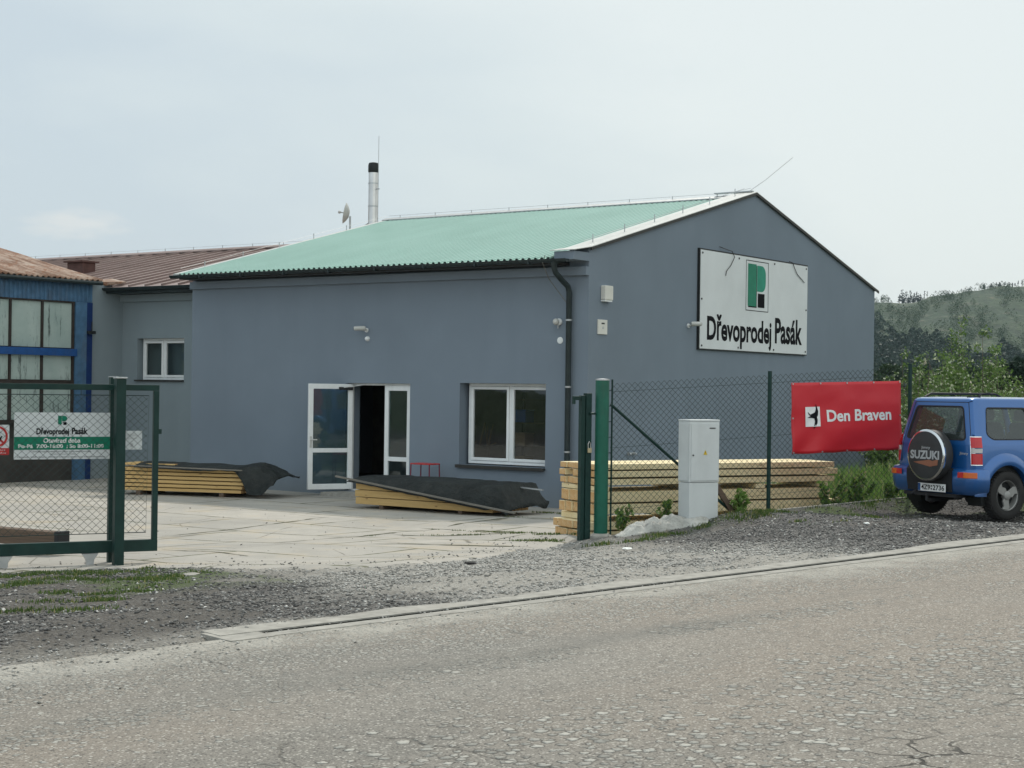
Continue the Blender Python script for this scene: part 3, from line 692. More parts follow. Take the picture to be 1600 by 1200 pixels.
# tufts on the left verge, below the gate
sp = []
for u, v, rx, ry, z in [(30, 900, .7, .16, .2), (90, 905, .45, .14, .2), (185, 905, .35, .16, .2), (215, 925, .4, .16, .22), (255, 915, .3, .12, .22), (85, 938, .16, .07, .28), (60, 965, .14, .07, .3), (115, 968, .28, .09, .3), (165, 964, .16, .06, .3), (225, 893, .14, .08, .2), (5, 905, .5, .12, .2), (130, 915, .6, .12, .22), (235, 938, .35, .08, .25), (40, 922, .4, .08, .24), (120, 985, .3, .06, .32), (20, 985, .25, .06, .32), (190, 948, .3, .06, .27), (150, 950, .2, .07, .28), (290, 912, .25, .08, .22)]:
    x, y = gp(u, v, z); sp.append((x, y, rx*1.15, ry*2.4, A28))
sp_r = []
for u, v, rx, ry, z in [(1180, 815, .5, .2, .5), (1215, 812, .35, .14, .5), (1330, 795, .7, .22, .55), (1400, 790, .55, .25, .55), (1300, 829, .28, .1, .52), (1250, 822, .22, .1, .52), (1040, 838, .3, .12, .36), (1085, 829, .22, .1, .4), (1000, 846, .25, .08, .34), (935, 850, .2, .1, .3), (1480, 792, .8, .3, .5), (1540, 786, .8, .35, .5), (1360, 812, .35, .1, .5), (1560, 778, .9, .3, .6), (1135, 800, .16, .1, .5)]:
    x, y = gp(u, v, z); sp_r.append((x, y, rx*1.1, ry*1.8, A28))
tag(blades('grass', patch_pts(sp, 2300, 3), .042, .010, M['grass'], 4), 'green grass tufts on the dark gravel under the sliding gate', 'grass', kind='stuff')
tag(blades('grass', patch_pts(sp_r, 2300, 5), .055, .011, M['grass'], 6), 'green grass along the foot of the fence and round the parked car', 'grass', kind='stuff')
sp_j = []
for u, v, rx, ry in [(870, 854, .35, .12), (850, 862, .3, .1), (820, 860, .25, .05), (815, 832, .4, .05), (760, 828, .5, .03), (700, 824, .5, .025), (855, 797, .3, .06), (880, 800, .3, .06), (800, 805, .4, .03), (740, 842, .5, .025), (660, 836, .4, .03), (580, 836, .25, .02), (810, 846, .25, .04)]:
    x, y = gp(u, v, .08); sp_j.append((x, y, rx, ry, -TH))
tag(blades('grass', patch_pts(sp_j, 3600, 7), .035, .010, M['grass'], 8, zfun=lambda x, y: base_h(x, y)+.015), 'thin grass and moss growing in the joints of the concrete slabs', 'grass', kind='stuff')
def ribbons():
    rg = random.Random(2); mb = MB()
    for ln, wd in (([(575,859),(640,862),(700,866),(822,870)], .05), ([(617,836),(680,841),(760,844),(860,849)], .06), ([(655,821),(740,827),(820,834),(885,841)], .07), ([(505,843),(560,840),(620,829),(690,823)], .05), ([(700,820),(760,813),(800,808)], .05),
                   ([(250,833),(350,823),(450,811),(520,803)], .03), ([(300,870),(350,877),(395,884)], .03), ([(250,866),(290,871),(335,873)], .035), ([(800,808),(840,811),(890,812)], .05), ([(560,838),(480,846),(420,852)], .025)):
        P = [np.array(gp(u, v, .06)) for u, v in ln]; pts = []
        for a, b in zip(P[:-1], P[1:]):
            n = max(2, int(np.linalg.norm(b-a)/.07))
            for k in range(n): pts.append(a+(b-a)*k/n)
        b0 = len(mb.v)
        for i, p in enumerate(pts):
            q = pts[min(i+1, len(pts)-1)]-pts[max(i-1, 0)]; q = q/np.linalg.norm(q); nrm = np.array([-q[1], q[0]]); w = wd*(.15+.95*float(vnoise(i*.31, ln[0][0], 3)))*min(1, i/4+.1, (len(pts)-i)/4+.1)
            o_ = nrm*.05*(float(vnoise(i*.17, ln[0][1], 6))-.5)
            for sg_ in (-1, 1): r = p+o_+nrm*sg_*w*(.6+.5*rg.random()); mb.v.append((r[0], r[1], float(yard_h(np.array([r[0]]), np.array([r[1]]))[0])+.005))
        mb.f += [(b0+2*i, b0+2*i+1, b0+2*i+3, b0+2*i+2) for i in range(len(pts)-1)]
    tt = NT('joint_soil'); c = tt.coord(); tt.set(color=tt.mix(tt.noise(8, c, 5, .7), (.07, .064, .045), (.12, .125, .06)), rough=.95)
    tag(mb.build('joint_dirt', tt.m), 'dark soil and moss filling the open joints of the concrete yard', 'soil', kind='stuff')
ribbons()
print('ground done')

# ------------------------------------------------------------------ writing
def text_geo(s, bold=0.0, resolution=4):
    cu = bpy.data.curves.new('t', 'FONT'); cu.body = s; cu.size = 1; cu.offset = bold; cu.resolution_u = resolution; cu.align_x = 'LEFT'
    o = bpy.data.objects.new('t', cu); COL.objects.link(o); dg = bpy.context.evaluated_depsgraph_get(); me = bpy.data.meshes.new_from_object(o.evaluated_get(dg))
    V = [(v.co.x, v.co.y) for v in me.vertices]; Fq = [tuple(p.vertices) for p in me.polygons]
    bpy.data.objects.remove(o); bpy.data.curves.remove(cu); bpy.data.meshes.remove(me); return V, Fq
def write(mb, s, f, x0, x1, y0, y1, w=0, bold=0.0, keep=False):
    """fit the string into the rectangle x0..x1, y0..y1 of the plane f(u, v, w)"""
    V, Fq = text_geo(s, bold); a = min(v[0] for v in V); b = max(v[0] for v in V); c = min(v[1] for v in V); d = max(v[1] for v in V)
    mb.add([f(x0+(v[0]-a)/(b-a)*(x1-x0), y0+(v[1]-c)/(d-c)*(y1-y0), w) for v in V], Fq)
def rrect(x0, x1, y0, y1, r, n=5):
    out = []
    for cx, cy, a0 in ((x1-r, y0+r, -90), (x1-r, y1-r, 0), (x0+r, y1-r, 90), (x0+r, y0+r, 180)):
        for k in range(n+1): a = rad(a0+90*k/n); out.append((cx+r*math.cos(a), cy+r*math.sin(a)))
    return out

# ------------------------------------------------------------------ main building (local frame: x along front wall, y depth, outer faces y=0 and x=0)
FRONT_N = lambda u, v, w: (u, -w, v)                # front-wall plane, w = out of the wall
GABLE_N = lambda u, v, w: (w, u, v)                 # gable-wall plane
W_ = 12.85; XL = -10.15; APEX = 6.387; EAVE = 4.72; RIDGE_Y = W_/2
bld = empty('warehouse_building', CC, -TH, 'blue grey rendered hall with mint green corrugated roof and high gable', 'building')
def wall_mesh(mb, xs, zs, holes, y0, y1, f=lambda x, y, z: (x, y, z)):
    """wall between y0 and y1 with rectangular holes given as cells (i, j)"""
    nx, nz = len(xs)-1, len(zs)-1
    solid = lambda i, j: 0 <= i < nx and 0 <= j < nz and (i, j) not in holes
    def q(*p): mb.add([f(*c) for c in p], [(0, 1, 2, 3)])
    for i in range(nx):
        for j in range(nz):
            if not solid(i, j): continue
            a, b, c, d = xs[i], xs[i+1], zs[j], zs[j+1]
            q((a,y0,c),(b,y0,c),(b,y0,d),(a,y0,d)); q((b,y1,c),(a,y1,c),(a,y1,d),(b,y1,d))
            if not solid(i-1, j): q((a,y1,c),(a,y0,c),(a,y0,d),(a,y1,d))
            if not solid(i+1, j): q((b,y0,c),(b,y1,c),(b,y1,d),(b,y0,d))
            if not solid(i, j-1): q((a,y1,c),(b,y1,c),(b,y0,c),(a,y0,c))
            if not solid(i, j+1): q((a,y0,d),(b,y0,d),(b,y1,d),(a,y1,d))
DX0, DX1, DZ0, DZ1 = -5.72, -4.08, .10, 2.24
WX0, WX1, WZ0, WZ1 = -2.87, -.90, .73, 2.265
mb = MB(); wall_mesh(mb, [XL, DX0, DX1, WX0, WX1, -.42], [-.3, DZ0, WZ0, DZ1, WZ1, 4.4], {(1, 1), (1, 2), (3, 2), (3, 3)}, 0, .42)
mb.build('front_wall', M['blue_plaster'], bld)
def gz_l(y): return EAVE + (APEX-EAVE)*(1-abs(y-RIDGE_Y)/RIDGE_Y)
mb = MB(); mb.prism([(0, -.3), (W_, -.3), (W_, EAVE-.02), (RIDGE_Y, APEX-.02), (0, EAVE-.02)], .42, lambda u, v, w: (w-.42, u, v)).build('gable_wall', M['blue_plaster'], bld)
mb = MB(); mb.box(-.42, -.0, -.50, -.001, 4.47, 4.62); mb.build('parapet_end', M['blue_plaster'], bld)
mb = MB(); mb.prism([(.42, -.3), (W_, -.3), (W_, EAVE-.3), (RIDGE_Y, APEX-.25), (.42, EAVE-.25)], .35, lambda u, v, w: (XL+w, u, v)); mb.build('end_wall', M['blue_plaster'], bld)
MB().box(XL+.35, -.42, W_-.35, W_, -.3, EAVE-.3).build('rear_wall', M['blue_plaster'], bld)
MB().box(XL+.01, -.0, -.095, .0, 4.217, 4.37).build('cornice', M['blue_plaster'], bld)
MB().box(XL+.36, -.43, .43, W_-.36, -.05, .10).build('floor', M['inside_floor'], bld)
MB().box(XL+.36, -.43, 5.6, 5.7, .101, 4.3).build('partition', M['inside'], bld); MB().box(XL+.36, -.43, .43, 5.6, 3.2, 3.3).build('suspended_ceiling', M['inside'], bld)
# parapet flashing
mb = MB(); t_ = .012
for (ya, za), (yb, zb) in (((-.55, 4.63), (-.0, EAVE)), ((0, EAVE), (RIDGE_Y, APEX)), ((RIDGE_Y, APEX), (W_+.16, EAVE-.04))):
    mb.add([(-.48, ya, za), (.05, ya, za), (.05, yb, zb), (-.48, yb, zb), (-.48, ya, za+t_), (.05, ya, za+t_), (.05, yb, zb+t_), (-.48, yb, zb+t_)], [(0,3,2,1),(4,5,6,7),(0,1,5,4),(1,2,6,5),(2,3,7,6),(3,0,4,7)])
mb.build('parapet_flashing', M['white_metal'], bld)
mb = MB()
for (ya, za), (yb, zb) in (((0, EAVE), (RIDGE_Y, APEX)), ((RIDGE_Y, APEX), (W_+.16, EAVE-.04))):
    mb.add([(.03, ya, za-.055), (.052, ya, za-.055), (.052, yb, zb-.055), (.03, yb, zb-.055), (.03, ya, za-.002), (.052, ya, za-.002), (.052, yb, zb-.002), (.03, yb, zb-.002)], [(0,3,2,1),(4,5,6,7),(0,1,5,4),(1,2,6,5),(2,3,7,6),(3,0,4,7)])
mb.build('verge_trim', M['dark_sill'], bld)
# corrugated roof, two slopes
SL = (APEX-EAVE)/RIDGE_Y
def roof_z(y): return 4.50 + SL*(y+.5) if y <= RIDGE_Y else 4.50+SL*(RIDGE_Y+.5)-SL*(y-RIDGE_Y)
def corr(x0, x1, ya, yb, pitch, amp, zf_, ny=6, thick=.004):
    prof = [(0, 0), (.28, 0), (.42, 1), (.72, 1), (.86, 0)]; n = int((x1-x0)/pitch); V = []; 
    us = [(x0+(i+u)*pitch, w*amp) for i in range(n) for u, w in prof if x0+(i+u)*pitch <= x1]
    yy = np.linspace(ya, yb, ny)
    for y in yy:
        for x, w in us: V.append((x, y, zf_(y)+w))
    k = len(us); fs = [(j*k+i, j*k+i+1, (j+1)*k+i+1, (j+1)*k+i) for j in range(ny-1) for i in range(k-1)]
    mb = MB(); mb.add(V, fs); return mb
o = corr(XL+.08, -.44, -.52, RIDGE_Y, .137, .030, roof_z).build('roof_sheet', M['roof_green'], bld, recalc=False); so_ = o.modifiers.new('s', 'SOLIDIFY'); so_.thickness = .006
o = corr(XL+.08, -.44, RIDGE_Y, W_+.4, .137, .022, roof_z).build('roof_sheet', M['roof_green'], bld, recalc=False); so_ = o.modifiers.new('s', 'SOLIDIFY'); so_.thickness = .006
mb = MB()
for (ya, yb) in ((-.54, RIDGE_Y), (RIDGE_Y, W_+.4)):
    za, zb = roof_z(ya)+.03, roof_z(yb)+.03
    for x0, x1, dz in ((XL-.02, XL+.14, 0),):
        mb.add([(x0, ya, za-.05), (x1, ya, za-.05), (x1, yb, zb-.05), (x0, yb, zb-.05), (x0, ya, za), (x1, ya, za), (x1, yb, zb), (x0, yb, zb)], [(0,3,2,1),(4,5,6,7),(0,1,5,4),(1,2,6,5),(2,3,7,6),(3,0,4,7)])
mb.build('verge_flashing', M['white_metal'], bld)
zr_ = roof_z(RIDGE_Y)
MB().prism([(RIDGE_Y-.17, zr_-.01), (RIDGE_Y, zr_+.05), (RIDGE_Y+.17, zr_-.01), (RIDGE_Y+.17, zr_+.01), (RIDGE_Y, zr_+.07), (RIDGE_Y-.17, zr_+.01)], -XL-.44, lambda u, v, w: (XL+w, u, v)).build('ridge_cap', M['galv'], bld)
# lightning conductor on ridge, with small holders
mb = MB(); mb.tube([(XL+.1, RIDGE_Y, zr_+.12), (-.6, RIDGE_Y, zr_+.12), (-.1, RIDGE_Y, APEX+.10)], .0035, 5)
for k in range(9): x = -.9-k*1.1; mb.tube([(x, RIDGE_Y, zr_+.05), (x, RIDGE_Y, zr_+.13)], .009, 5)
mb.tube([(-.25, .2, EAVE+.14), (-.25, RIDGE_Y, APEX+.1)], .005, 4)
for k in range(6): y = .5+k*1.1; mb.tube([(-.25, y, gz_l(y)), (-.25, y, gz_l(y)+.16)], .010, 5)
mb.box(-.95, -.05, RIDGE_Y-.05, RIDGE_Y+.05, APEX+.02, APEX+.045)
mb.tube([Wl for Wl in [(XL+.05, y, roof_z(y)+.12) for y in (-.4, 1, 3, 5, RIDGE_Y)]], .003, 4)
for k in range(6): y = .3+k*1.15; mb.tube([(XL+.05, y, roof_z(y)+.02), (XL+.05, y, roof_z(y)+.15)], .010, 5)
mb.build('lightning_conductor', M['galv'], bld)
mb = MB(); mb.tube([(-.15, RIDGE_Y, APEX+.03), (.06, RIDGE_Y+.35, APEX+.3), (.26, RIDGE_Y+1.25, APEX+.88)], .006, 5)
mb.build('lightning_rod', M['galv'], bld)
# soffit, gutter, downpipe
MB().box(XL+.1, -.43, -.48, .0, 4.40, 4.445).build('soffit', M['dark_sill'], bld)
def gutter(mb, x0, x1, y, z, r=.062, n=8):
    for rr in (r, r-.006):
        pass
    pts = [(y+r*math.cos(math.pi+math.pi*k/n), z+r*math.sin(math.pi+math.pi*k/n)) for k in range(n+1)]
    inn = [(y+(r-.006)*math.cos(math.pi+math.pi*k/n), z+(r-.006)*math.sin(math.pi+math.pi*k/n)) for k in range(n, -1, -1)]
    mb.prism(pts+inn, x1-x0, lambda u, v, w: (x0+w, u, v))
    mb.tube([(x0, y-r, z), (x1, y-r, z)], .009, 6)
gt = MB(); gutter(gt, XL-.06, -.10, -.56, 4.475)
gt.prism([(-.56+.062*math.cos(a), 4.475+.062*math.sin(a)) for a in [math.pi+math.pi*k/8 for k in range(9)]], .008, lambda u, v, w: (-.108+w, u, v))
gt.prism([(-.56+.062*math.cos(a), 4.475+.062*math.sin(a)) for a in [math.pi+math.pi*k/8 for k in range(9)]], .008, lambda u, v, w: (XL-.06+w, u, v))
g_o = gt.build('gutter', M['gutter'], bld, smooth=True)
for k in range(8): x = -.9-k*1.2; MB().box(x-.015, x+.015, -.628, -.50, 4.40, 4.49).build('gutter_bracket', M['gutter'], g_o)
PX = -.36
dp = MB(); dp.tube([(PX-.02, -.56, 4.43), (PX-.02, -.56, 4.33), (PX-.01, -.52, 4.24), (PX, -.32, 4.11), (PX, -.14, 4.02), (PX, -.09, 3.92), (PX, -.09, .05)], .052, 12, radii=[.075, .052, .052, .052, .052, .052, .052])
d_o = dp.build('downpipe', M['gutter'], bld, smooth=True)
for z in (3.40, 2.20, 1.03): MB().lathe([(.06, z), (.06, z+.03)], 14, lambda x, y, zz: (PX+x, -.09+y, zz)).box(PX-.01, PX+.01, -.06, 0, z+.005, z+.025).build('clip', M['galv'], d_o)
MB().tube([(-.58, -.55, 4.56), (-.60, -.60, 4.42), (-.60, -.40, 4.15), (-.55, -.12, 3.9), (-.40, -.10, 3.72)], .006, 5).build('cable', M['grey_lath'], bld)

def window(parent, x0, x1, z0, z1, yf, splits, f=lambda x, y, z: (x, y, z), fr=.055, sash=.06, mat='white_pvc', open_left=False):
    """PVC window: outer frame at depth yf, sashes side by side"""
    wdw = MB(); R_ = lambda a, b, c, d: [(a, c), (b, c), (b, d), (a, d)]
    F = lambda u, v, w: f(u, yf+w, v)
    wdw.ring(R_(x0, x1, z0, z1), R_(x0+fr, x1-fr, z0+fr, z1-fr), .07, F)
    for i, s in enumerate(splits[:-1]): wdw.box(0,0,0,0,0,0) if False else wdw.prism([(s[1]-.0, z0+fr), (s[1]+fr*.8, z0+fr), (s[1]+fr*.8, z1-fr), (s[1], z1-fr)], .07, F)
    w_o = wdw.build('window', M[mat], parent, bevel=.006)
    for i, (a, b) in enumerate(splits):
        sm = MB(); G = (lambda u, v, w: f(u, yf-.015+w, v))
        sm.ring(R_(a+.004, b-.004, z0+fr+.004, z1-fr-.004), R_(a+sash, b-sash, z0+fr+sash, z1-fr-sash), .06, G); sm.build('sash', M[mat], w_o, bevel=.008)
        MB().add([f(a+sash-.01, yf+.02, z0+fr+sash-.01), f(b-sash+.01, yf+.02, z0+fr+sash-.01), f(b-sash+.01, yf+.02, z1-fr-sash+.01), f(a+sash-.01, yf+.02, z1-fr-sash+.01)], [(0,1,2,3)]).build('pane', M['glass'], w_o)
    return w_o
RY = .20
w_o = window(bld, WX0+.07, WX1, WZ0+.02, WZ1, RY, [(WX0+.125, WX0+1.02), (WX0+1.065, WX1-.055)])
MB().box(WX0-.04, WX1+.01, -.07, RY+.02, WZ0-.035, WZ0-.002).box(WX0-.04, WX1+.01, -.075, -.065, WZ0-.06, WZ0-.002).build('window_sill', M['dark_sill'], bld)
# entrance: frame, fixed side light on the right, open leaf swung outwards on the left
dr = MB(); dr.ring([(DX0, DZ0), (DX1, DZ0), (DX1, DZ1), (DX0, DZ1)], [(DX0+.07, DZ0+.03), (DX1-.05, DZ0+.03), (DX1-.05, DZ1-.04), (DX0+.07, DZ1-.04)], .07, lambda u, v, w: (u, .10+w, v))
d_fr = dr.build('entrance_door', M['white_pvc'], bld, bevel=.006)
def leaf(parent, w, z0, z1, name, f, rail_z, stile=.095):
    mb = MB(); R_ = lambda a, b, c, d: [(a, c), (b, c), (b, d), (a, d)]
    F = lambda u, v, ww: f(u, ww, v)
    mb.ring(R_(0, w, z0, z1), R_(stile, w-stile, z0+.11, z1-.10), .07, F)
    mb.prism(R_(stile, w-stile, rail_z, rail_z+.085), .07, F)
    o = mb.build(name, M['white_pvc'], parent, bevel=.008)
    MB().prism(R_(stile-.01, w-stile+.01, z0+.10, z1-.09), .008, lambda u, v, ww: f(u, ww+.03, v)).build('pane', M['glass_door'], o)
    return o
leaf(d_fr, .66, DZ0+.03, DZ1-.04, 'side_light', lambda u, v, z: (DX1-.71+u, .085+v, z), .72)
# leaf hinged at the left jamb, opened about 100 degrees outwards
AL = rad(-118); hx, hy = DX0+.07, .09
fl = lambda u, v, z: (hx+u*math.cos(AL)-v*math.sin(AL), hy+u*math.sin(AL)+v*math.cos(AL), z)
lf = leaf(d_fr, .92, DZ0+.03, DZ1-.02, 'door_leaf', fl, .86)
hm = MB(); hm.box(0, 0, 0, 0, 0, 0)
hm = MB().add([fl(*p) for p in [(.86,-.05,1.10),(.89,-.05,1.10),(.89,-.01,1.10),(.86,-.01,1.10),(.86,-.05,1.13),(.89,-.05,1.13),(.89,-.01,1.13),(.86,-.01,1.13)]], [(0,3,2,1),(4,5,6,7),(0,1,5,4),(1,2,6,5),(2,3,7,6),(3,0,4,7)])
hm.tube([fl(.875, -.05, 1.115), fl(.76, -.055, 1.115)], .012, 8); hm.tube([fl(.875, .12, 1.115), fl(.76, .125, 1.115)], .012, 8); hm.tube([fl(.875, .06, 1.115), fl(.875, .12, 1.115)], .012, 8)
for v_ in (-.012, .07): hm.add([fl(*p) for p in [(.855, v_, .96), (.895, v_, .96), (.895, v_, 1.18), (.855, v_, 1.18), (.855, v_+.012, .96), (.895, v_+.012, .96), (.895, v_+.012, 1.18), (.855, v_+.012, 1.18)]], [(0,3,2,1),(4,5,6,7),(0,1,5,4),(1,2,6,5),(2,3,7,6),(3,0,4,7)])
hm.build('handle', M['white_metal'], lf)
cm = MB(); cm.add([fl(*p) for p in [(.02,.07,2.10),(.30,.07,2.10),(.30,.12,2.10),(.02,.12,2.10),(.02,.07,2.16),(.30,.07,2.16),(.30,.12,2.16),(.02,.12,2.16)]], [(0,3,2,1),(4,5,6,7),(0,1,5,4),(1,2,6,5),(2,3,7,6),(3,0,4,7)])
cm.build('door_closer', M['black_plastic'], d_fr)
MB().bar(fl(.22, .13, 2.15), (DX0+.45, .12, DZ1-.02), .022, .014).build('closer_arm', M['galv'], d_fr)
MB().box(DX0-.15, DX1+.05, -.55, .0, -.1, .085).build('doorstep', M['concrete_edge'], bld)

# dim things inside, seen through the openings
shf = empty('storage_shelf', Wd(-2.55, 1.2, .1), -TH, 'dark shelf with boxes just inside the large front window', 'shelf')
mb = MB(); [mb.box(x, x+.04, y, y+.04, 0, 2.0) for x in (0, .95) for y in (0, .4)]; mb.build('upright', M['black'], shf)
for z in (.5, .95, 1.4, 1.85): MB().box(0, .99, 0, .44, z, z+.02).build('shelf_board', M['old_wood'], shf)
for k, (z, m_, lab) in enumerate([(.52, 'carton', 'brown carton on the low board of the shelf behind the window'), (.97, 'carton', 'brown carton on the middle board of the shelf behind the window'), (1.42, 'blue_bin', 'blue plastic bin on the high board of the shelf behind the window')]):
    p = Wd(-2.5, 1.24, .1+z); b_ = empty('storage_box', p, -TH, lab, 'box'); MB().box(0, .28, 0, .3, 0, .22).build('body', M[m_], b_, bevel=.01); MB().box(-.01, .29, -.01, .31, .222, .25).build('lid', M[m_], b_, bevel=.005)
rk = empty('display_stand', Wd(-4.9, 2.2, .1), -TH, 'dim goods stand in the dark hall behind the side light of the open entrance', 'stand')
mb = MB(); mb.box(0, 1.1, 0, .5, 0, .9); mb.build('counter', M['old_wood'], rk)
mb = MB(); rr = random.Random(4)
for k in range(40): a = rr.random()*1.0; z = .92+rr.random()*.5; mb.tube([(a, .25, .9), (a+rr.uniform(-.1, .1), .25+rr.uniform(-.1, .1), z)], .008+.012*rr.random(), 5)
mb.build('goods', M['carton'], rk)

# ------------------------------------------------------------------ annex with the red roof
anx = empty('annex_building', CC, -TH, 'low grey annex with brownish red seamed metal roof behind the hall', 'building')
AX0, AX1, AY = -24.5, XL-.02, .8
ax0, ax1, az0, az1 = -12.785, -11.247, 2.27, 3.21
mb = MB(); wall_mesh(mb, [-13.3, ax0, ax1, AX1], [-.3, az0, az1, 4.28], {(1, 1)}, AY, AY+.35); mb.build('front_wall', M['annex_plaster'], anx)
MB().box(-13.72, -13.301, -.12, AY+.35, -.3, 4.42).build('side_wall', M['annex_plaster'], anx)
MB().box(-13.301, AX1, AY-.09, AY-.001, 4.05, 4.21).build('cornice', M['annex_plaster'], anx)
MB().box(AX0, AX1, AY+.36, 11.8, -.3, 4.25).box(AX0, -13.73, -.05, AY+.35, -.3, 4.25).build('rear_wall', M['annex_plaster'], anx)
window(anx, ax0+.06, ax1, az0, az1, AY+.12, [(ax0+.11, -12.04), (-12.0, ax1-.05)], fr=.05)
MB().box(ax0-.05, ax1+.01, AY-.05, AY+.13, az0-.04, az0-.003).build('window_sill', M['dark_sill'], anx)
SL2 = (5.78-4.36)/(RIDGE_Y-.30)
rz2 = lambda y: 4.36+SL2*(y-.30) if y <= RIDGE_Y else 5.78-SL2*(y-RIDGE_Y)
for ya, yb in ((.28, RIDGE_Y), (RIDGE_Y, 12.4)):
    mb = MB(); mb.add([(AX0, ya, rz2(ya)), (AX1+.0, ya, rz2(ya)), (AX1, yb, rz2(yb)), (AX0, yb, rz2(yb)), (AX0, ya, rz2(ya)-.05), (AX1, ya, rz2(ya)-.05), (AX1, yb, rz2(yb)-.05), (AX0, yb, rz2(yb)-.05)], [(0,1,2,3),(7,6,5,4),(0,4,5,1),(1,5,6,2),(2,6,7,3),(3,7,4,0)])
    for k in range(27):
        x = AX0+.1+k*.54
        if x < AX1-.05: mb.bar((x, ya, rz2(ya)+.02), (x, yb, rz2(yb)+.02), .028, .05)
    mb.build('roof_sheet', M['roof_red'], anx)
mb = MB(); mb.prism([(RIDGE_Y-.15, 5.78-.01), (RIDGE_Y, 5.83), (RIDGE_Y+.15, 5.77), (RIDGE_Y+.15, 5.80), (RIDGE_Y, 5.86), (RIDGE_Y-.15, 5.80)], AX1-AX0, lambda u, v, w: (AX0+w, u, v)); mb.build('ridge_cap', M['roof_red'], anx)
mb = MB()
for k in range(12): x = AX0+.8+k*1.12; mb.tube([(x, RIDGE_Y, 5.8), (x, RIDGE_Y, 5.93)], .010, 5)
mb.tube([(AX0, RIDGE_Y, 5.92), (AX1, RIDGE_Y, 5.92)], .003, 4); mb.build('lightning_conductor', M['galv'], anx)
mb = MB(); gutter(mb, -13.42, AX1-.02, .24, 4.335); mb.box(-13.42, AX1-.02, .30, AY-.1, 4.22, 4.30); mb.build('gutter', M['gutter'], anx, smooth=True)
mb = MB(); mb.add([(-13.9, -.1, 4.46), (-13.25, .25, 4.40), (-12.85, .5, 4.47), (-13.8, .9, 4.60), (-13.9, -.1, 4.48), (-13.25, .25, 4.42), (-12.85, .5, 4.49), (-13.8, .9, 4.62)], [(0,3,2,1),(4,5,6,7),(0,1,5,4),(1,2,6,5),(2,3,7,6),(3,0,4,7)]); mb.build('valley_flashing', M['roof_rust'], anx)
# vent box on the red roof
nn = EZ - EY*SL2; nn = nn/np.linalg.norm(nn)
pv = toL(isect(122, 430, Wd(0, .3, 4.36), nn))
vt = MB(); vt.box(pv[0]-.30, pv[0]+.30, pv[1]-.1, pv[1]+.3, pv[2]-.1, pv[2]+.32); M['vent'] = simple('dark_oxide_paint', (.10, .05, .042), .7, var=.25); vt.build('roof_vent', M['vent'], anx)
MB().box(pv[0]-.36, pv[0]+.36, pv[1]-.18, pv[1]+.38, pv[2]+.322, pv[2]+.36).build('vent_cap', M['vent'], anx)
# flue
fx, fy = -11.93, 8.0
fl_o = MB().lathe([(.125, 5.2), (.125, 7.86)], 20, lambda x, y, z: (fx+x, fy+y, z)).build('flue', M['steel'], anx, smooth=True)
MB().lathe([(.128, 7.80), (.14, 7.83), (.14, 8.0), (.12, 8.055), (.06, 8.07)], 20, lambda x, y, z: (fx+x, fy+y, z)).build('flue_cap', M['black'], fl_o, smooth=True)
for z in (6.9, 7.5): MB().lathe([(.133, z), (.133, z+.03)], 20, lambda x, y, zz: (fx+x, fy+y, zz)).build('flue_band', M['galv'], fl_o)
mb = MB(); mb.tube([(fx+.19, fy-.02, 6.0), (fx+.19, fy-.02, 7.9), (fx+.19, fy-.02, 8.75)], .008, 5)
for z in (6.45, 7.35): mb.box(fx+.1, fx+.22, fy-.04, fy, z, z+.03)
mb.build('lightning_rod', M['galv'], fl_o)
mb = MB(); mb.tube([(fx+.02, fy-.5, 6.30), (fx+.9, fy-1.2, 6.32)], .02, 6); mb.build('stay_bar', M['galv'], fl_o)
# satellite dish
ds = empty('satellite_dish', Wd(-12.72, 8.0, 5.45), -TH, 'white grid satellite dish on a short mast left of the steel flue', 'dish')
MB().tube([(0, 0, 0), (0, 0, 1.25)], .025, 8).build('mast', M['galv'], ds)
dd = Vector((-.80, -.55, .18)).normalized(); q_ = dd.to_track_quat('Z', 'Y').to_matrix()
def dsh(x, y, z): v = q_ @ Vector((x, y, z)); return (v.x-.08, v.y, v.z+1.32)
MB().lathe([(.01, -.02), (.10, -.01), (.2, .03), (.27, .085), (.28, .085), (.20, .02), (.1, -.03), (.01, -.04)], 22, dsh).build('reflector', M['white_metal'], ds, smooth=True)
mb = MB(); mb.tube([dsh(0, 0, 0), dsh(0, 0, .22)], .018, 6); mb.tube([dsh(0, 0, .2), dsh(0, 0, .26)], .04, 8); mb.build('feed', M['white_metal'], ds)

# ------------------------------------------------------------------ blue shed with rusty roof
shd = empty('blue_shed', CC, -TH, 'old blue glazed shed with rusty corrugated roof at the left edge', 'shed')
SX = -13.25; SY0, SY1 = -7.5, -.14
G = lambda y0, y1, z0, z1, x0=0, x1=.05, mb=None: mb.box(SX+x0, SX+x1, y0, y1, z0, z1)
mb = MB(); G(SY0, SY1, .2, 4.4, -.30, -.20, mb); mb.build('back_panel', M['brown_wall'], shd)
mb = MB(); n_ = int((SY1-SY0)/.115); pf = []
for i in range(n_+1):
    for u, w in ((0, 0), (.35, 0), (.5, .03), (.85, .03)): pf.append((SY0+(i+u)*.115, w))
pf = [p for p in pf if p[0] < SY1]; mb.prism([(p[0], p[1]) for p in pf]+[(pf[-1][0], -.03), (pf[0][0], -.03)], .46, lambda u, v, w: (SX+v, u, 3.99+w)); mb.build('fascia', M['blue_paint'], shd)
mb = MB(); G(-.63, -.32, -.3, 3.985, -.06, .05, mb); mb.build('corner_post', M['blue_paint'], shd)
mb = MB(); G(-.317, -.145, -.3, 3.985, -.06, .03, mb); mb.build('corner_trim', M['blue_deep'], shd)
mb = MB(); G(SY0, -.60, 2.77, 2.93, .0, .075, mb); mb.build('cross_beam', M['blue_vivid'], shd)
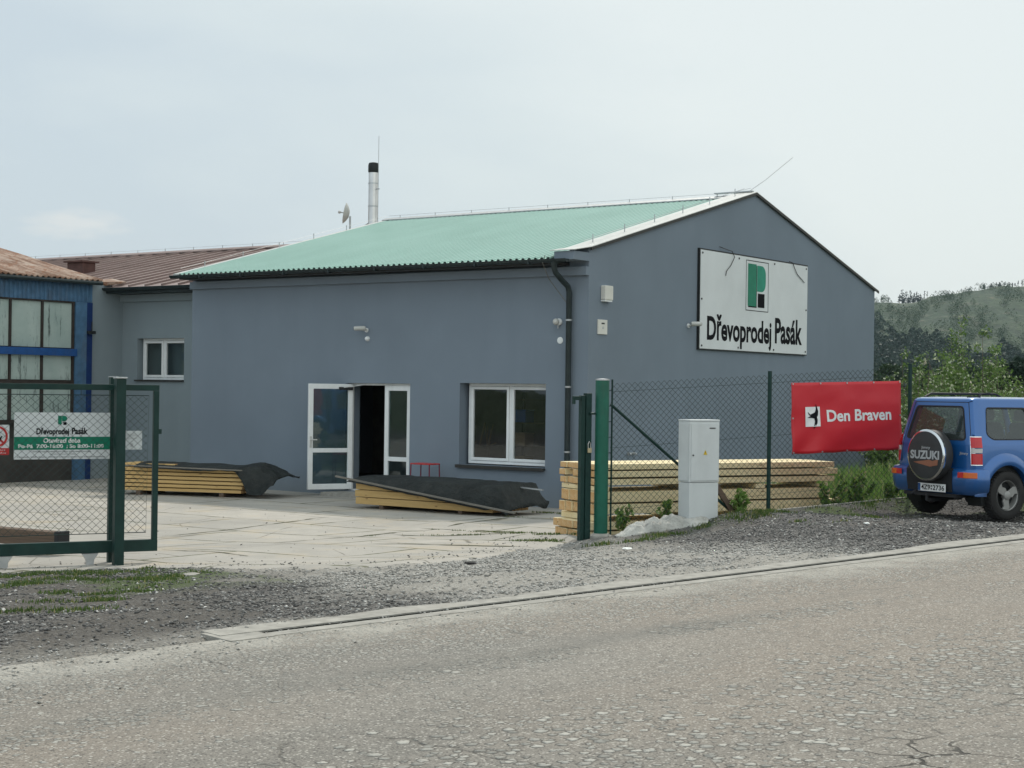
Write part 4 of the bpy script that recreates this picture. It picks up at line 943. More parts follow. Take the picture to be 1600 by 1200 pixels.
mb = MB(); G(SY0, SY1, -.3, .95, -.10, -.02, mb); mb.build('plinth', M['brown_wall'], shd)
mb = MB(); G(SY0, -.635, 2.14, 2.23, -.06, .02, mb); G(SY0, -.635, 3.955, 3.985, -.06, .02, mb); G(SY0, -.635, 1.28, 1.36, -.06, .02, mb)
cols = [(-1.46, -.69), (-2.30, -1.53), (-3.14, -2.37), (-3.98, -3.21), (-4.82, -4.05), (-5.66, -4.89), (-6.5, -5.73)]
for a, b in cols: G(b, b+.07, 1.36, 2.14, -.06, .015, mb); G(b, b+.05, 2.23, 3.955, -.06, .015, mb)
mb.build('window_frame', M['brown_frame'], shd)
for a, b in cols:
    for z0, z1 in ((2.95, 3.95), (2.235, 2.77), (1.36, 2.14)):
        mb = MB(); G(a, b, z0, z1, -.045, -.03, mb); mb.build('pane', M['old_glass'], shd)
# roof: corrugated, rising away from the yard
SS = .235
def rust(x, i): return 4.47+(SX+.22-x)*SS
prof = []; V = []; n = int((7.7)/.19); xs_ = np.linspace(SX+.22, SX-6.5, 8)
ysr = np.arange(0, 7.7, .0475); 
rs = random.Random(3)
for x in xs_:
    for k, y in enumerate(ysr): V.append((x, -.02-y, rust(x, 0)+.028*math.cos(y/.15*2*math.pi)+.012*(vnoise(x*1.5, y*1.5, 8)-.5)*2))
k_ = len(ysr); fs = [(j*k_+i, j*k_+i+1, (j+1)*k_+i+1, (j+1)*k_+i) for j in range(len(xs_)-1) for i in range(k_-1)]
o = MB().add(V, fs).build('roof_sheet', M['roof_rust'], shd, recalc=False, smooth='all'); s_ = o.modifiers.new('s', 'SOLIDIFY'); s_.thickness = .02; s_.offset = -1
mb = MB(); gutter(mb, 0, 1, 0, 0) if False else None
mb = MB(); mb.tube([(SX+.20, SY0, 4.40), (SX+.20, -.03, 4.43)], .05, 8); mb.build('gutter', M['gutter'], shd, smooth=True)
MB().box(SX-6.5, SX-.31, SY1-.12, SY1-.02, -.3, 4.3).build('end_wall', M['brown_wall'], shd)
lp = empty('floodlight', Wd(SX+.0, -.22, 3.28), -TH, 'small black floodlight on the corner of the blue shed', 'lamp')
MB().box(.03, .13, -.10, .10, 0, .07).build('housing', M['black'], lp, bevel=.01); MB().tube([(.08, .02, .05), (.08, .02, .28)], .012, 6).build('bracket', M['black'], lp)

# ------------------------------------------------------------------ things on the walls
def wall_thing(name, u, z, gable, label, cat):
    """Empty on the wall; its local x runs along the wall (to the right), y into the wall"""
    if gable: return empty(name, Wd(0, u, z), -TH+math.pi/2, label, cat)
    return empty(name, Wd(u, 0, z), -TH, label, cat)
# big sign on the gable: local x = along gable, -y = out
sg = wall_thing('sign_board', 3.97, 3.005, True, 'large white company sign with green letter emblem high on the gable', 'sign')
SWd, SHt = 4.98, 2.02
MB().box(0, SWd, -.05, -.0, 0, SHt).build('frame', M['black'], sg)
MB().box(.03, SWd-.02, -.058, -.051, .02, SHt-.03).build('panel', M['sign_white'], sg)
FS = lambda u, v, w: (u, -.060-w, v)
# emblem: outline box, green P in two halves, black square
def px_sign(u, v): p = on_gable(u, v); return p[1]-3.97, p[2]-3.005
ex0, ez1 = 2.0, SHt-.14
mb = MB(); mb.ring([(1.98, .87), (3.02, .87), (3.02, 1.93), (1.98, 1.93)], [(1.997, .885), (3.003, .885), (3.003, 1.915), (1.997, 1.915)], .001, FS); mb.build('emblem_frame', M['ink'], sg)
MB().prism([(2.07, .97), (2.455, .97), (2.455, 1.86), (2.07, 1.86)], .002, FS).build('emblem_stem', M['logo_green'], sg)
bowl = [(2.49, 1.29), (2.70, 1.29)]+[(2.70+.19*math.cos(a), 1.47+.18*math.sin(a)) for a in np.linspace(-math.pi/2, 0, 7)[1:]]+[(2.70+.19*math.cos(a), 1.66+.18*math.sin(a)) for a in np.linspace(0, math.pi/2, 7)]+[(2.49, 1.84)]
MB().prism(bowl, .002, FS).build('emblem_bowl', M['logo_green_light'], sg)
MB().prism([(2.53, .955), (2.84, .955), (2.84, 1.25), (2.53, 1.25)], .002, FS).build('emblem_square', M['ink'], sg)
MB().prism([(2.09, .945), (2.475, .945), (2.475, 1.83), (2.456, 1.83), (2.456, .969), (2.09, .969)], .002, FS).build('emblem_shadow', M['ink'], sg)
for w_, r_ in (('Dřevoprodej', (.32, 3.19, .047, .73)), ('Pasák', (3.36, 4.70, .216, .775))):
    mb = MB(); write(mb, w_, FS, *r_, .001, .030); mb.build('lettering', M['ink'], sg)
for a, b in [(a, b) for a in (.10, 1.66, 3.3, SWd-.1) for b in (.08, SHt-.09)]+[(.08, SHt/2), (SWd-.09, SHt/2)]:
    MB().lathe([(.022, 0), (.018, .012)], 8, lambda x, y, z: (a+x, -.060-z, b+y)).build('screw', M['dark_sill'], sg)
for pts in ([(1125, 388), (1139, 393), (1143, 402), (1137, 415), (1130, 424), (1129, 431)], [(1234, 411), (1237, 420), (1241, 429), (1248, 437), (1252, 442)]):
    P = [px_sign(*q) for q in pts]; MB().tube([(P[0][0]-.05, -.01, P[0][1]+.03)]+[(a, -.075, b) for a, b in P], .008, 5).build('loose_cable', M['dark_sill'], sg)
# siren box, meter box
sr = wall_thing('siren_box', .40, 3.77, True, 'cream alarm siren box on the gable near the corner, above the meter cover', 'alarm box')
MB().prism(rrect(0, .27, .03, .29, .02), .10, lambda u, v, w: (u, -w, v)).build('cover', M['cream'], sr, bevel=.01); MB().box(.01, .26, -.085, -.0, 0, .028).build('sounder', M['white_pvc'], sr)
mt = wall_thing('meter_box', .29, 3.175, True, 'flat cream cover with tiny dark window on the gable, below the siren box', 'meter box')
MB().box(0, .31, -.025, 0, 0, .265).build('cover', M['cream'], mt, bevel=.004); MB().box(.11, .21, -.03, -.026, .185, .21).build('display', M['black'], mt)
MB().prism([(.13, .10), (.19, .10), (.16, .155)], .002, lambda u, v, w: (u, -.026-w, v)).build('warning_mark', M['grey_ink'], mt)
def bullet_cam(name, u, z, gable, label, dirv):
    t = wall_thing(name, u, z, gable, label, 'camera')
    MB().lathe([(.045, 0), (.045, .02)], 12, lambda x, y, zz: (x, -zz, y)).build('base', M['white_pvc'], t)
    MB().tube([(0, -.02, 0), (0, -.10, .0), Vector(dirv)*.06+Vector((0, -.12, .02))], .018, 8).build('arm', M['white_metal'], t)
    d = Vector(dirv).normalized(); c0 = Vector((0, -.13, .035))-d*.06
    o = MB().tube([c0, c0+d*.03, c0+d*.20, c0+d*.23], .045, 14, radii=[.03, .045, .045, .038]).build('housing', M['white_metal'], t, smooth=True)
    MB().tube([c0+d*.231, c0+d*.236], .03, 12).build('lens', M['black'], o)
    return t
bullet_cam('security_camera', -5.20, 3.29, False, 'white bullet camera high on the front wall above the entrance', (-.9, -.55, -.05))
bullet_cam('security_camera', 3.62, 3.46, True, 'white bullet camera on the gable just left of the big sign', (.85, -.5, .02))
dm = wall_thing('motion_sensor', -5.17, 3.12, False, 'tiny white dome sensor below the camera over the entrance', 'sensor')
MB().lathe([(.05, 0), (.05, .02), (.04, .05), (.02, .065)], 14, lambda x, y, z: (x, -z, y)).build('dome', M['white_pvc'], dm, smooth=True)
dm = wall_thing('dome_camera', -.62, 3.39, False, 'round white turret camera on the front wall left of the downpipe', 'camera')
b_ = MB().lathe([(.06, 0), (.065, .03), (.05, .05)], 16, lambda x, y, z: (x, -z, y)).build('base', M['white_pvc'], dm, smooth=True)
MB().lathe([(.002, -.06), (.03, -.052), (.052, -.03), (.06, 0), (.052, .03), (.03, .052), (.002, .06)], 16, lambda x, y, z: (x-.02, -.09+y, z)).build('ball', M['white_metal'], dm, smooth=True)
MB().tube([(0, -.05, -.05), (0, -.05, -.12)], .012, 6).build('cable_stub', M['galv'], dm)
dm = wall_thing('cover_plate', -.60, 3.055, False, 'plain round white cover plate below the turret camera', 'cover plate')
MB().lathe([(.062, 0), (.06, .012), (.02, .018)], 20, lambda x, y, z: (x, -z, y)).build('disc', M['white_pvc'], dm, smooth=True)
fc = wall_thing('wall_tap', 1.50, .99, True, 'small steel double outlet on the gable above the timber stack', 'tap')
mb = MB(); [mb.tube([(x, 0, 0), (x, -.06, 0), (x, -.08, -.03)], .018, 8) for x in (-.10, .10)]; mb.tube([(-.12, -.05, .01), (.12, -.05, .01)], .012, 6); mb.build('pipe', M['galv'], fc)
mb = MB(); [mb.lathe([(.035, 0), (.035, .02)], 10, lambda a, b, c: (x+a, -c, b)) for x in (-.10, .10)]; mb.build('rosette', M['galv'], fc)
MB().tube([on_front(296, 445, -.01), on_front(294, 480, -.01), on_front(289, 530, -.01)], .008, 5)
cb = empty('hanging_cable', CC, -TH, 'thin pale cable hanging down beside the annex window', 'cable')
MB().tube([(-10.30, .55, 4.25), (-10.33, .6, 3.9), (-10.42, .68, 3.3), (-10.5, .72, 2.7)], .007, 5).build('wire', M['galv'], cb)
rd_ = empty('conduit', CC, -TH, 'thin dark vertical conduit on the annex wall beside the hall corner', 'conduit')
MB().tube([(-10.92, AY-.02, 2.05), (-10.90, AY-.02, .6)], .008, 5).build('pipe', M['black'], rd_); 
mb = MB(); [mb.box(-10.94, -10.88, AY-.04, AY, z, z+.05) for z in (1.55, .85)]; mb.build('clip', M['black'], rd_)

# red stool
st = empty('stool', Wd(-3.35, -.42, .0), -TH, 'red metal stool against the front wall between entrance and window', 'stool')
MB().prism(rrect(-.24, .24, -.17, .17, .03), .022, lambda u, v, w: (u, v, .72+w)).build('seat', M['red_paint'], st, bevel=.006)
M['red_dark'] = simple('dark_red_paint', (.16, .012, .03), .45)
for x in (-.22, .22):
    for y in (-.15, .15): MB().tube([(x, y, .72), (x*1.08, y*1.08, 0)], .011, 8).build('leg', M['red_dark'], st)
MB().tube([(-.22, -.15, .28), (.22, -.15, .28)], .008, 6).tube([(-.22, .15, .28), (.22, .15, .28)], .008, 6).build('stretcher', M['red_dark'], st)
print('buildings done')

# ------------------------------------------------------------------ fence, gate and their signs (frame: local x along the fence, y away from the road)
FA = A28
def fobj(name, a, b, z, label, cat, group=None):
    p = P28(a, b, z); return empty(name, p, FA, label, cat, group)
def chainlink(mb, x0, x1, z0f, z1f, slope=0., dw=.090, dh=.082, r=.0017, y=0.):
    """two families of diagonal wires meeting at the top edge; z measured from the sheared frame"""
    H = z1f-z0f; nrow = round(H/dh); z0f = z1f-nrow*dh; k = dh/dw; n = int((x1-x0)/dw)+1; span = H/k
    for s in (1, -1):
        for i in range(-int(span/dw)-2, n+int(span/dw)+2):
            xa = x0+i*dw; pts = []
            # line z = z1f - s*(x-xa)*k going down
            xb = xa + s*span
            a, b = (xa, z1f), (xb, z0f)
            lo, hi = x0, x1
            def at(x): return z1f - abs(x-xa)*k
            u0, u1 = min(a[0], b[0]), max(a[0], b[0]); u0 = max(u0, lo); u1 = min(u1, hi)
            if u1-u0 < .01: continue
            mb.bar((u0, y+s*r*.6, at(u0)+slope*(u0-x0)), (u1, y+s*r*.6, at(u1)+slope*(u1-x0)), 2*r)
# round gate post on the right
rp = fobj('gate_post', 10.67, 17.6, .0, 'thick round green gate post standing beside the timber stack', 'post')
mb = MB(); mb.lathe([(.088, .05), (.088, 2.285), (.082, 2.30)], 24); mb.build('tube', M['green_mid'], rp, smooth=True)
MB().lathe([(.092, 2.285), (.092, 2.302), (.01, 2.31)], 24).build('cap', M['galv'], rp, smooth=True)
mb = MB(); mb.lathe([(.16, .05), (.15, .30), (.10, .33)], 14); mb.build('footing', M['concrete_edge'], rp)
cp_ = fobj('catch_post', 10.47, 17.66, .0, 'dark square catch post with hook and padlock left of the round green post', 'post')
MB().box(-.085, -.03, -.03, .05, .1, 2.09).build('channel', M['green_dark'], cp_, bevel=.004)
MB().box(-.022, .06, -.04, .04, .1, 2.12).build('tube', M['green_dark'], cp_, bevel=.004)
mb = MB(); mb.box(-.20, -.02, -.02, .02, 2.03, 2.08); mb.box(-.20, -.17, -.02, .02, 1.98, 2.03); mb.build('hook', M['green_dark'], cp_, bevel=.003)
MB().tube([(.02, -.055, 1.86), (.12, -.055, 1.86)], .014, 8).build('pin', M['green_dark'], cp_)
pl = fobj('padlock', 10.49, 17.60, 1.42, 'small brass padlock hanging on the catch post', 'padlock')
MB().prism(rrect(-.028, .028, -.06, 0, .008), .02, lambda u, v, w: (u, w-.01, v)).build('body', M['chain'], pl, bevel=.003)
MB().tube([(-.02, 0, -.005), (-.022, 0, .05), (-.005, 0, .085), (.012, 0, .06), (.018, 0, 0)], .006, 6).build('shackle', M['steel'], pl)

fn = fobj('mesh_fence', 10.80, 17.6, 0, 'green chain link fence with a diagonal brace between the gate post and the banner', 'fence')
FSL = .060
L_F = 15.78-10.80
mb = MB(); chainlink(mb, 0.0, L_F, .40, 2.25, FSL, y=.0); mb.build('wire_mesh', M['wire'], fn, recalc=False)
for i, (a, zt, zb_) in enumerate(((10.80, 2.30, .3), (13.30, 2.45, .45), (15.78, 2.60, .6))):
    rr_ = (.012, .028, .028)[i]
    MB().lathe([(rr_, zb_), (rr_, zt)], 12, lambda x, y, z: (a-10.80+x, y-.03, z)).build('post', M['green_dark'], fn, smooth=True)
for z in (.62, 1.42, 2.14):
    MB().tube([(0, 0, z), (L_F, 0, z+FSL*L_F)], .0024, 5).build('tension_wire', M['wire'], fn)
MB().tube([(-.02, -.03, 1.98), (1.9, -.10, .52)], .020, 8).build('brace', M['green_dark'], fn)
mb = MB()
for k in range(9): z = .55+k*.2; mb.tube([(-.06, 0, z), (.02, -.02, z+.015)], .005, 5)
mb.build('tie', M['wire'], fn)
# concrete edging under the fence
ed = fobj('edging_strip', 12.62, 17.66, 0, 'narrow pale concrete edging strip running under the fence', 'edging')
mb = MB()
for k in range(7):
    a = k*1.0; za, zb_ = float(zfence(12.62+a))+.02, float(zfence(12.62+a+1))+.02
    mb.add([(a, 0, za-.3), (a+.985, 0, zb_-.3), (a+.985, .055, zb_-.3), (a, .055, za-.3), (a, 0, za), (a+.985, 0, zb_), (a+.985, .055, zb_), (a, .055, za)], [(0,3,2,1),(4,5,6,7),(0,1,5,4),(1,2,6,5),(2,3,7,6),(3,0,4,7)])
mb.build('slab', M['concrete_edge'], ed, bevel=.005)
# old board leaning by the cabinet
ob = fobj('old_board', 12.55, 17.50, .0, 'weathered brown board leaning against the fence beside the grey cabinet', 'board')
MB().bar((-.18, .03, .96), (.16, -.05, .46), .075, .03, up=(0, 1, 0)).build('plank', M['old_wood'], ob)

# red banner on the fence
bn = fobj('advertising_banner', 13.62, 17.55, 0, 'red banner with white lettering and bird emblem tied to the mesh fence', 'banner')
bl, br_, zt0, zb0 = .02, 1.97, 2.295, 1.325
def bz(u, v): return (v)      # v in 0..1 -> z
nu, nv = 40, 22; V = []
for j in range(nv+1):
    for i in range(nu+1):
        u = i/nu; v = j/nv; x = bl+(br_-bl)*u + .03*(1-v)*(1-u)*1.2 + .03*(1-v)*u; z = zb0+(zt0-zb0)*v + .055*u*(1.0) - .012*math.sin(u*math.pi*4)**2*(1-v)*.6
        y = .020*(fbm(u*3.2, v*3.0, 2, 3)-.5)*2 + .05*max(0, .42-v)*math.sin(u*14-v*9+2*math.sin(u*5))
        V.append((x, float(y), z))
BN = lambda u, v, w: None
def bmap(u, v, w=0):
    x = bl+(br_-bl)*u + .036*(1-v)*(1-u) + .03*(1-v)*u; z = zb0+(zt0-zb0)*v + .055*u
    y = .020*(float(fbm(u*3.2, v*3.0, 2, 3))-.5)*2 + .05*max(0, .42-v)*math.sin(u*14-v*9+2*math.sin(u*5))
    return (x, y-.006-w, z)
k_ = nu+1
ob_ = MB().add(V, [(j*k_+i, j*k_+i+1, (j+1)*k_+i+1, (j+1)*k_+i) for j in range(nv) for i in range(nu)]).build('cloth', M['banner'], bn, smooth='all'); s_ = ob_.modifiers.new('s', 'SOLIDIFY'); s_.thickness = .003
mb = MB(); write(mb, 'Den Braven', lambda u, v, w: bmap(u, v, .002), .312, .905, .435, .605, 0, .028); mb.build('lettering', M['white_ink'], bn)
MB().add([bmap(*p, .002) for p in [(.12, .375), (.252, .375), (.252, .655), (.12, .655)]], [(0,1,2,3)]).build('emblem_panel', M['white_ink'], bn)
bird = [(.135,.60),(.165,.545),(.185,.56),(.205,.575),(.215,.62),(.213,.70),(.228,.645),(.236,.59),(.232,.535),(.222,.505),(.228,.47),(.224,.42),(.205,.365),(.188,.335),(.197,.40),(.203,.45),(.198,.49),(.175,.50),(.135,.50),(.165,.525),(.15,.545)]
MB().add([bmap(x, y, .005) for x, y in bird], [tuple(range(len(bird)))]).build('bird_emblem', M['ink'], bn)
mb = MB()
for k in range(5):
    for v in (.985, .015): p = bmap(.012+k*.244, v); mb.lathe([(.012, 0), (.012, .006)], 8, lambda x, y, z: (p[0]+x, p[1]-z, p[2]+y))
for v in (.5,):
    for u in (.012, .988): p = bmap(u, v); mb.lathe([(.012, 0), (.012, .006)], 8, lambda x, y, z: (p[0]+x, p[1]-z, p[2]+y))
mb.build('eyelet', M['galv'], bn)

# electricity cabinet in front of the fence
cabn = fobj('electric_cabinet', 11.70, 17.12, 0, 'tall pale grey electricity cabinet with warning triangle in front of the fence', 'cabinet')
MB().box(.006, .456, .006, .256, .2, .985).build('plinth', M['cabinet'], cabn, bevel=.004)
MB().box(0, .462, 0, .262, .990, 1.775).build('body', M['cabinet'], cabn, bevel=.006)
MB().box(.02, .445, -.010, -.001, 1.01, 1.745).build('door', M['cabinet'], cabn, bevel=.004)
MB().box(-.004, .466, -.006, .266, 1.776, 1.797).build('roof_cap', M['cabinet'], cabn, bevel=.006)
MB().box(-.008, -.001, .03, .235, 1.01, 1.745).build('side_panel', M['cabinet'], cabn, bevel=.004)
MB().prism([(.205, 1.345), (.265, 1.345), (.235, 1.405)], .002, lambda u, v, w: (u, -.012-w, v)).build('warning_sign', M['yellow'], cabn)
MB().prism([(.232, 1.362), (.240, 1.378), (.236, 1.378), (.241, 1.392), (.231, 1.374), (.236, 1.374)], .001, lambda u, v, w: (u, -.0145-w, v)).build('bolt_mark', M['ink'], cabn)
MB().box(.30, .39, -.013, -.0105, 1.68, 1.695).build('label_plate', M['dark_sill'], cabn)
MB().lathe([(.010, 0), (.010, .012)], 10, lambda x, y, z: (.045+x, -.010-z, 1.34+y)).build('lock', M['dark_sill'], cabn)

# left: sliding gate
gp_ = fobj('gate_post', 4.46, 17.6, 0, 'tall dark green square post in front of the sliding gate', 'post')
MB().box(-.03, .075, -.06, .06, .05, 2.215).build('tube', M['green_dark'], gp_, bevel=.005)
MB().box(-.04, .085, -.07, .07, 2.216, 2.232).build('cap', M['galv'], gp_, bevel=.003)
MB().box(-.10, .16, -.12, .14, .04, .165).build('base_plate', M['concrete_edge'], gp_, bevel=.01)
g2 = fobj('guide_post', 4.50, 17.98, 0, 'slim dark green guide post behind the sliding gate, next to the tall post', 'post')
MB().box(-.04, .04, -.04, .04, .05, 2.23).build('tube', M['green_dark'], g2, bevel=.004); MB().box(-.045, .045, -.045, .045, 2.231, 2.24).build('cap', M['galv'], g2)
GX0 = -3.2; gt_ = fobj('sliding_gate', 0, 17.79, 0, 'dark green sliding gate of square tube and chain link mesh, standing open', 'gate')
X1 = 4.965
mb = MB(); mb.box(GX0, X1, -.03, .03, 2.085, 2.15); mb.box(X1-.06, X1, -.03, .03, .42, 2.083); mb.box(GX0, GX0+.06, -.03, .03, .42, 2.083)
for x in (1.2,): mb.box(x, x+.05, -.025, .025, .42, 2.083)
mb.box(GX0, X1, -.035, .035, .29, .42); mb.build('gate_frame', M['green_dark'], gt_, bevel=.004)
mb = MB(); chainlink(mb, GX0+.15, X1-.125, .50, 2.03, 0, y=0); mb.build('wire_mesh', M['wire'], gt_, recalc=False)
mb = MB(); mb.tube([(GX0+.1, 0, 2.03), (X1-.11, 0, 2.03), (X1-.125, 0, .50), (GX0+.1, 0, .50)], .005, 6)
for x in (-1, .4, 2.6, 4.1): mb.tube([(x, 0, 2.03), (x, 0, 2.09)], .004, 5); mb.tube([(x+.35, 0, .42), (x+.35, 0, .5)], .004, 5)
mb.build('tension_wire', M['wire'], gt_)
MB().box(X1, X1+.035, -.015, .015, 1.60, 1.655).build('latch', M['green_dark'], gt_)
for x in (3.3, 4.22): 
    MB().prism([(x-.09, .285), (x+.09, .285), (x+.045, .22), (x+.035, .14), (x-.035, .14), (x-.045, .22)], .05, lambda u, v, w: (u, w-.025, v)).build('roller_bracket', M['galv'], gt_)
ft = fobj('gate_footing', -3, 17.62, 0, 'low concrete footing strip under the sliding gate', 'footing')
MB().box(0, 7.55, 0, .42, -.1, .155).build('slab', M['concrete_edge'], ft, bevel=.01)
def fsign(name, a0, a1, z0, z1, label, cat='sign', b=17.815, mat='sign_white'):
    s = fobj(name, a0, b, z0, label, cat); MB().box(0, a1-a0, 0, .004, 0, z1-z0).build('panel', M[mat], s); return s
hs = fsign('opening_hours_sign', 3.395, 4.43, 1.325, 1.835, 'white and green opening hours sign hanging behind the gate mesh')
FG = lambda u, v, w: (u, -.002-w, v)
MB().prism([(0, .105), (1.035, .105), (1.035, .245), (0, .245)], .001, FG).build('green_band', M['logo_green'], hs)
mb = MB(); write(mb, 'Dřevoprodej', FG, .235, .585, .250, .345, .001, .035); write(mb, 'Pasák', FG, .615, .79, .272, .345, .001, .035); mb.build('company_lettering', M['ink'], hs)
mb = MB(); write(mb, 'Otevírací doba', FG, .31, .71, .178, .232, .003, .03); mb.build('hours_heading', M['white_ink'], hs)
mb = MB(); write(mb, 'Po-Pá  7:00-16:00  ; So 8:00-11:00', FG, .045, .965, .116, .165, .003, .03); mb.build('hours_lettering', M['white_ink'], hs)
mb = MB(); write(mb, 'Dřevoprodej výroba prodej řeziva', FG, .20, .83, .073, .093, .001); write(mb, 'stavební řezivo, palubky', FG, .38, .66, .048, .064, .001); write(mb, 'Hranoly, latě, desky, střešní krytina, doprava, tepelné izolace', FG, .035, .985, .015, .035, .001); mb.build('small_lettering', M['ink'], hs)
mb = MB(); mb.prism([(.465, .38), (.505, .38), (.505, .475), (.465, .475)], .001, FG); mb.prism([(.508, .415)]+[(.535+.03*math.cos(a), .445+.03*math.sin(a)) for a in np.linspace(-math.pi/2, math.pi/2, 9)]+[(.508, .475)], .001, FG); mb.build('emblem', M['logo_green'], hs)
MB().prism([(.523, .375), (.558, .375), (.558, .405), (.523, .405)], .001, FG).build('emblem_square', M['ink'], hs)
ps = fsign('prohibition_sign', 2.93, 3.345, 1.375, 1.70, 'white sign with red no entry ring over a black hand at the left edge', 'sign')
MB().prism([(0, 0), (.415, 0), (.415, .075), (0, .075)], .001, FG).build('red_band', M['red_paint'], ps)
def circ(cx, cy, r, n=28): return [(cx+r*math.cos(2*math.pi*k/n), cy+r*math.sin(2*math.pi*k/n)) for k in range(n)]
mb = MB(); mb.ring(circ(.285, .20, .115), circ(.285, .20, .092), .001, FG); mb.prism([(.20, .27), (.215, .285), (.37, .13), (.355, .115)], .0012, FG); mb.build('red_ring', M['red_paint'], ps)
hand = [(.262,.13),(.31,.13),(.325,.165),(.345,.20),(.335,.208),(.315,.185),(.318,.245),(.308,.247),(.302,.205),(.298,.262),(.287,.262),(.285,.208),(.277,.255),(.266,.252),(.268,.205),(.256,.235),(.247,.23),(.254,.18)]
MB().add([FG(x, y, .0015) for x, y in hand], [tuple(range(len(hand)))]).build('hand_pictogram', M['ink'], ps)
mb = MB(); write(mb, 'CIZÍM OSOBÁM', FG, .05, .37, .045, .062, .002); write(mb, 'VSTUP ZAKÁZÁN', FG, .04, .38, .015, .032, .002); mb.build('lettering', M['white_ink'], ps)
pp = fsign('paper_notice', 4.56, 4.79, 1.425, 1.635, 'small white paper notice on the gate mesh right of the post', 'notice', mat='paper')
mb = MB()
for k, w in enumerate((.13, .15, .10, .14, .06)): mb.prism([(.03, .17-k*.016), (.03+w, .17-k*.016), (.03+w, .176-k*.016), (.03, .176-k*.016)], .0006, FG)
mb.prism([(.10, .03), (.13, .03), (.13, .07), (.10, .07)], .0006, FG); mb.build('lettering', M['grey_ink'], pp)
# old timber lying behind the gate
bp = isect(91, 857, [0, 0, .22], EZ)
tb = empty('old_timber', (bp[0], bp[1], .22), -TH+rad(4), 'old brown squared timber with black capped end lying behind the gate', 'timber')
MB().box(-3.2, -.07, 0, .17, 0, .185).build('beam', M['old_wood'], tb, bevel=.008); MB().box(-.068, 0, -.006, .176, -.006, .195).build('end_cap', M['black_plastic'], tb, bevel=.006)
MB().box(-.6, -.5, .0, .16, -.14, -.001).box(-2.8, -2.7, .0, .16, -.14, -.001).build('block', M['old_wood'], tb)

# ------------------------------------------------------------------ timber
def beam_mesh(mb, L, w, h, jit=0):
    mb.v = []; mb.f = []; mb.box(0, L, 0, w, 0, h); return mb
def timber(name, L, w, h, mat, endmat, pos, rz, label, cat, group, chamf=.003):
    mb = MB(); mb.box(0, L, 0, w, 0, h); o = mb.build(name, [mat, endmat], None, bevel=chamf, seg=1)
    for p in o.data.polygons:
        if abs(p.normal.x) > .9: p.material_index = 1
    o.location = pos; o.rotation_euler = (0, 0, rz); return tag(o, label, cat, group)
R2 = random.Random(21)
ORD = ['first', 'second', 'third', 'fourth', 'fifth', 'sixth', 'seventh', 'eighth', 'ninth', 'tenth']
def stack_pos(o2, rz, x, y, z): return Vector((o2[0]+x*math.cos(rz)-y*math.sin(rz), o2[1]+x*math.sin(rz)+y*math.cos(rz), z))
o2 = P28(11.02, 18.28); zt = 1.185
layers = [(.085, [.16, .24, .2, .2, .17], 0, 0), (.088, [.22, .22, .18, .2, .17], .0, .02), (.09, [.19, .24, .2, .2, .16], 0, .0), 'gap.065', (.152, [.13, .135, .14, .15, .15, .13, .14], 0, -.02), (.14, [.16, .17, .16, .16, .16, .16], .0, 0.0), 'gap.085', (.11, [.14, .15, .15, .14, .15, .12, .13], -.12, 0), (.11, [.15, .15, .14, .15, .15, .13, .1], -.10, 0), 'gap.085']
z = zt; li = 0
for ly in layers:
    if isinstance(ly, str):
        h = float(ly[3:]); z -= h
        for k, x in enumerate((.03 if li > 2 else .25, 1.5, 2.6, 3.72)):
            timber('spacer_block', .16, 1.0, h-.004, M['pine'], M['pine'], stack_pos(o2, FA, x, 0, z), FA, f'{ORD[k]} cross spacer from the left under layer {["three", "five", "seven"][["gap.065", "gap.085", "gap.085"].index(ly) if li < 6 else 2]} of the beam stack behind the fence', 'spacer', 'cross spacers in the beam stack')
        continue
    h, ws, dx, dl = ly; z -= h; y = 0
    for k, w in enumerate(ws):
        j = R2.uniform(-.03, .03); 
        if li == 1 and k in (3,): j = .1
        timber('timber_beam', 4.0+dl+R2.uniform(-.03, .03), w-.006, h-.006-(R2.random()*.006), M['pine'], M['end'], stack_pos(o2, FA, dx+j, y, z), FA+R2.uniform(-.002, .002),
               f'pale beam, {ORD[k]} from the fence in the {ORD[li]} layer from top of the fenced stack', 'beam', 'beams stacked behind the mesh fence')
        y += w
    z -= .014; li += 1

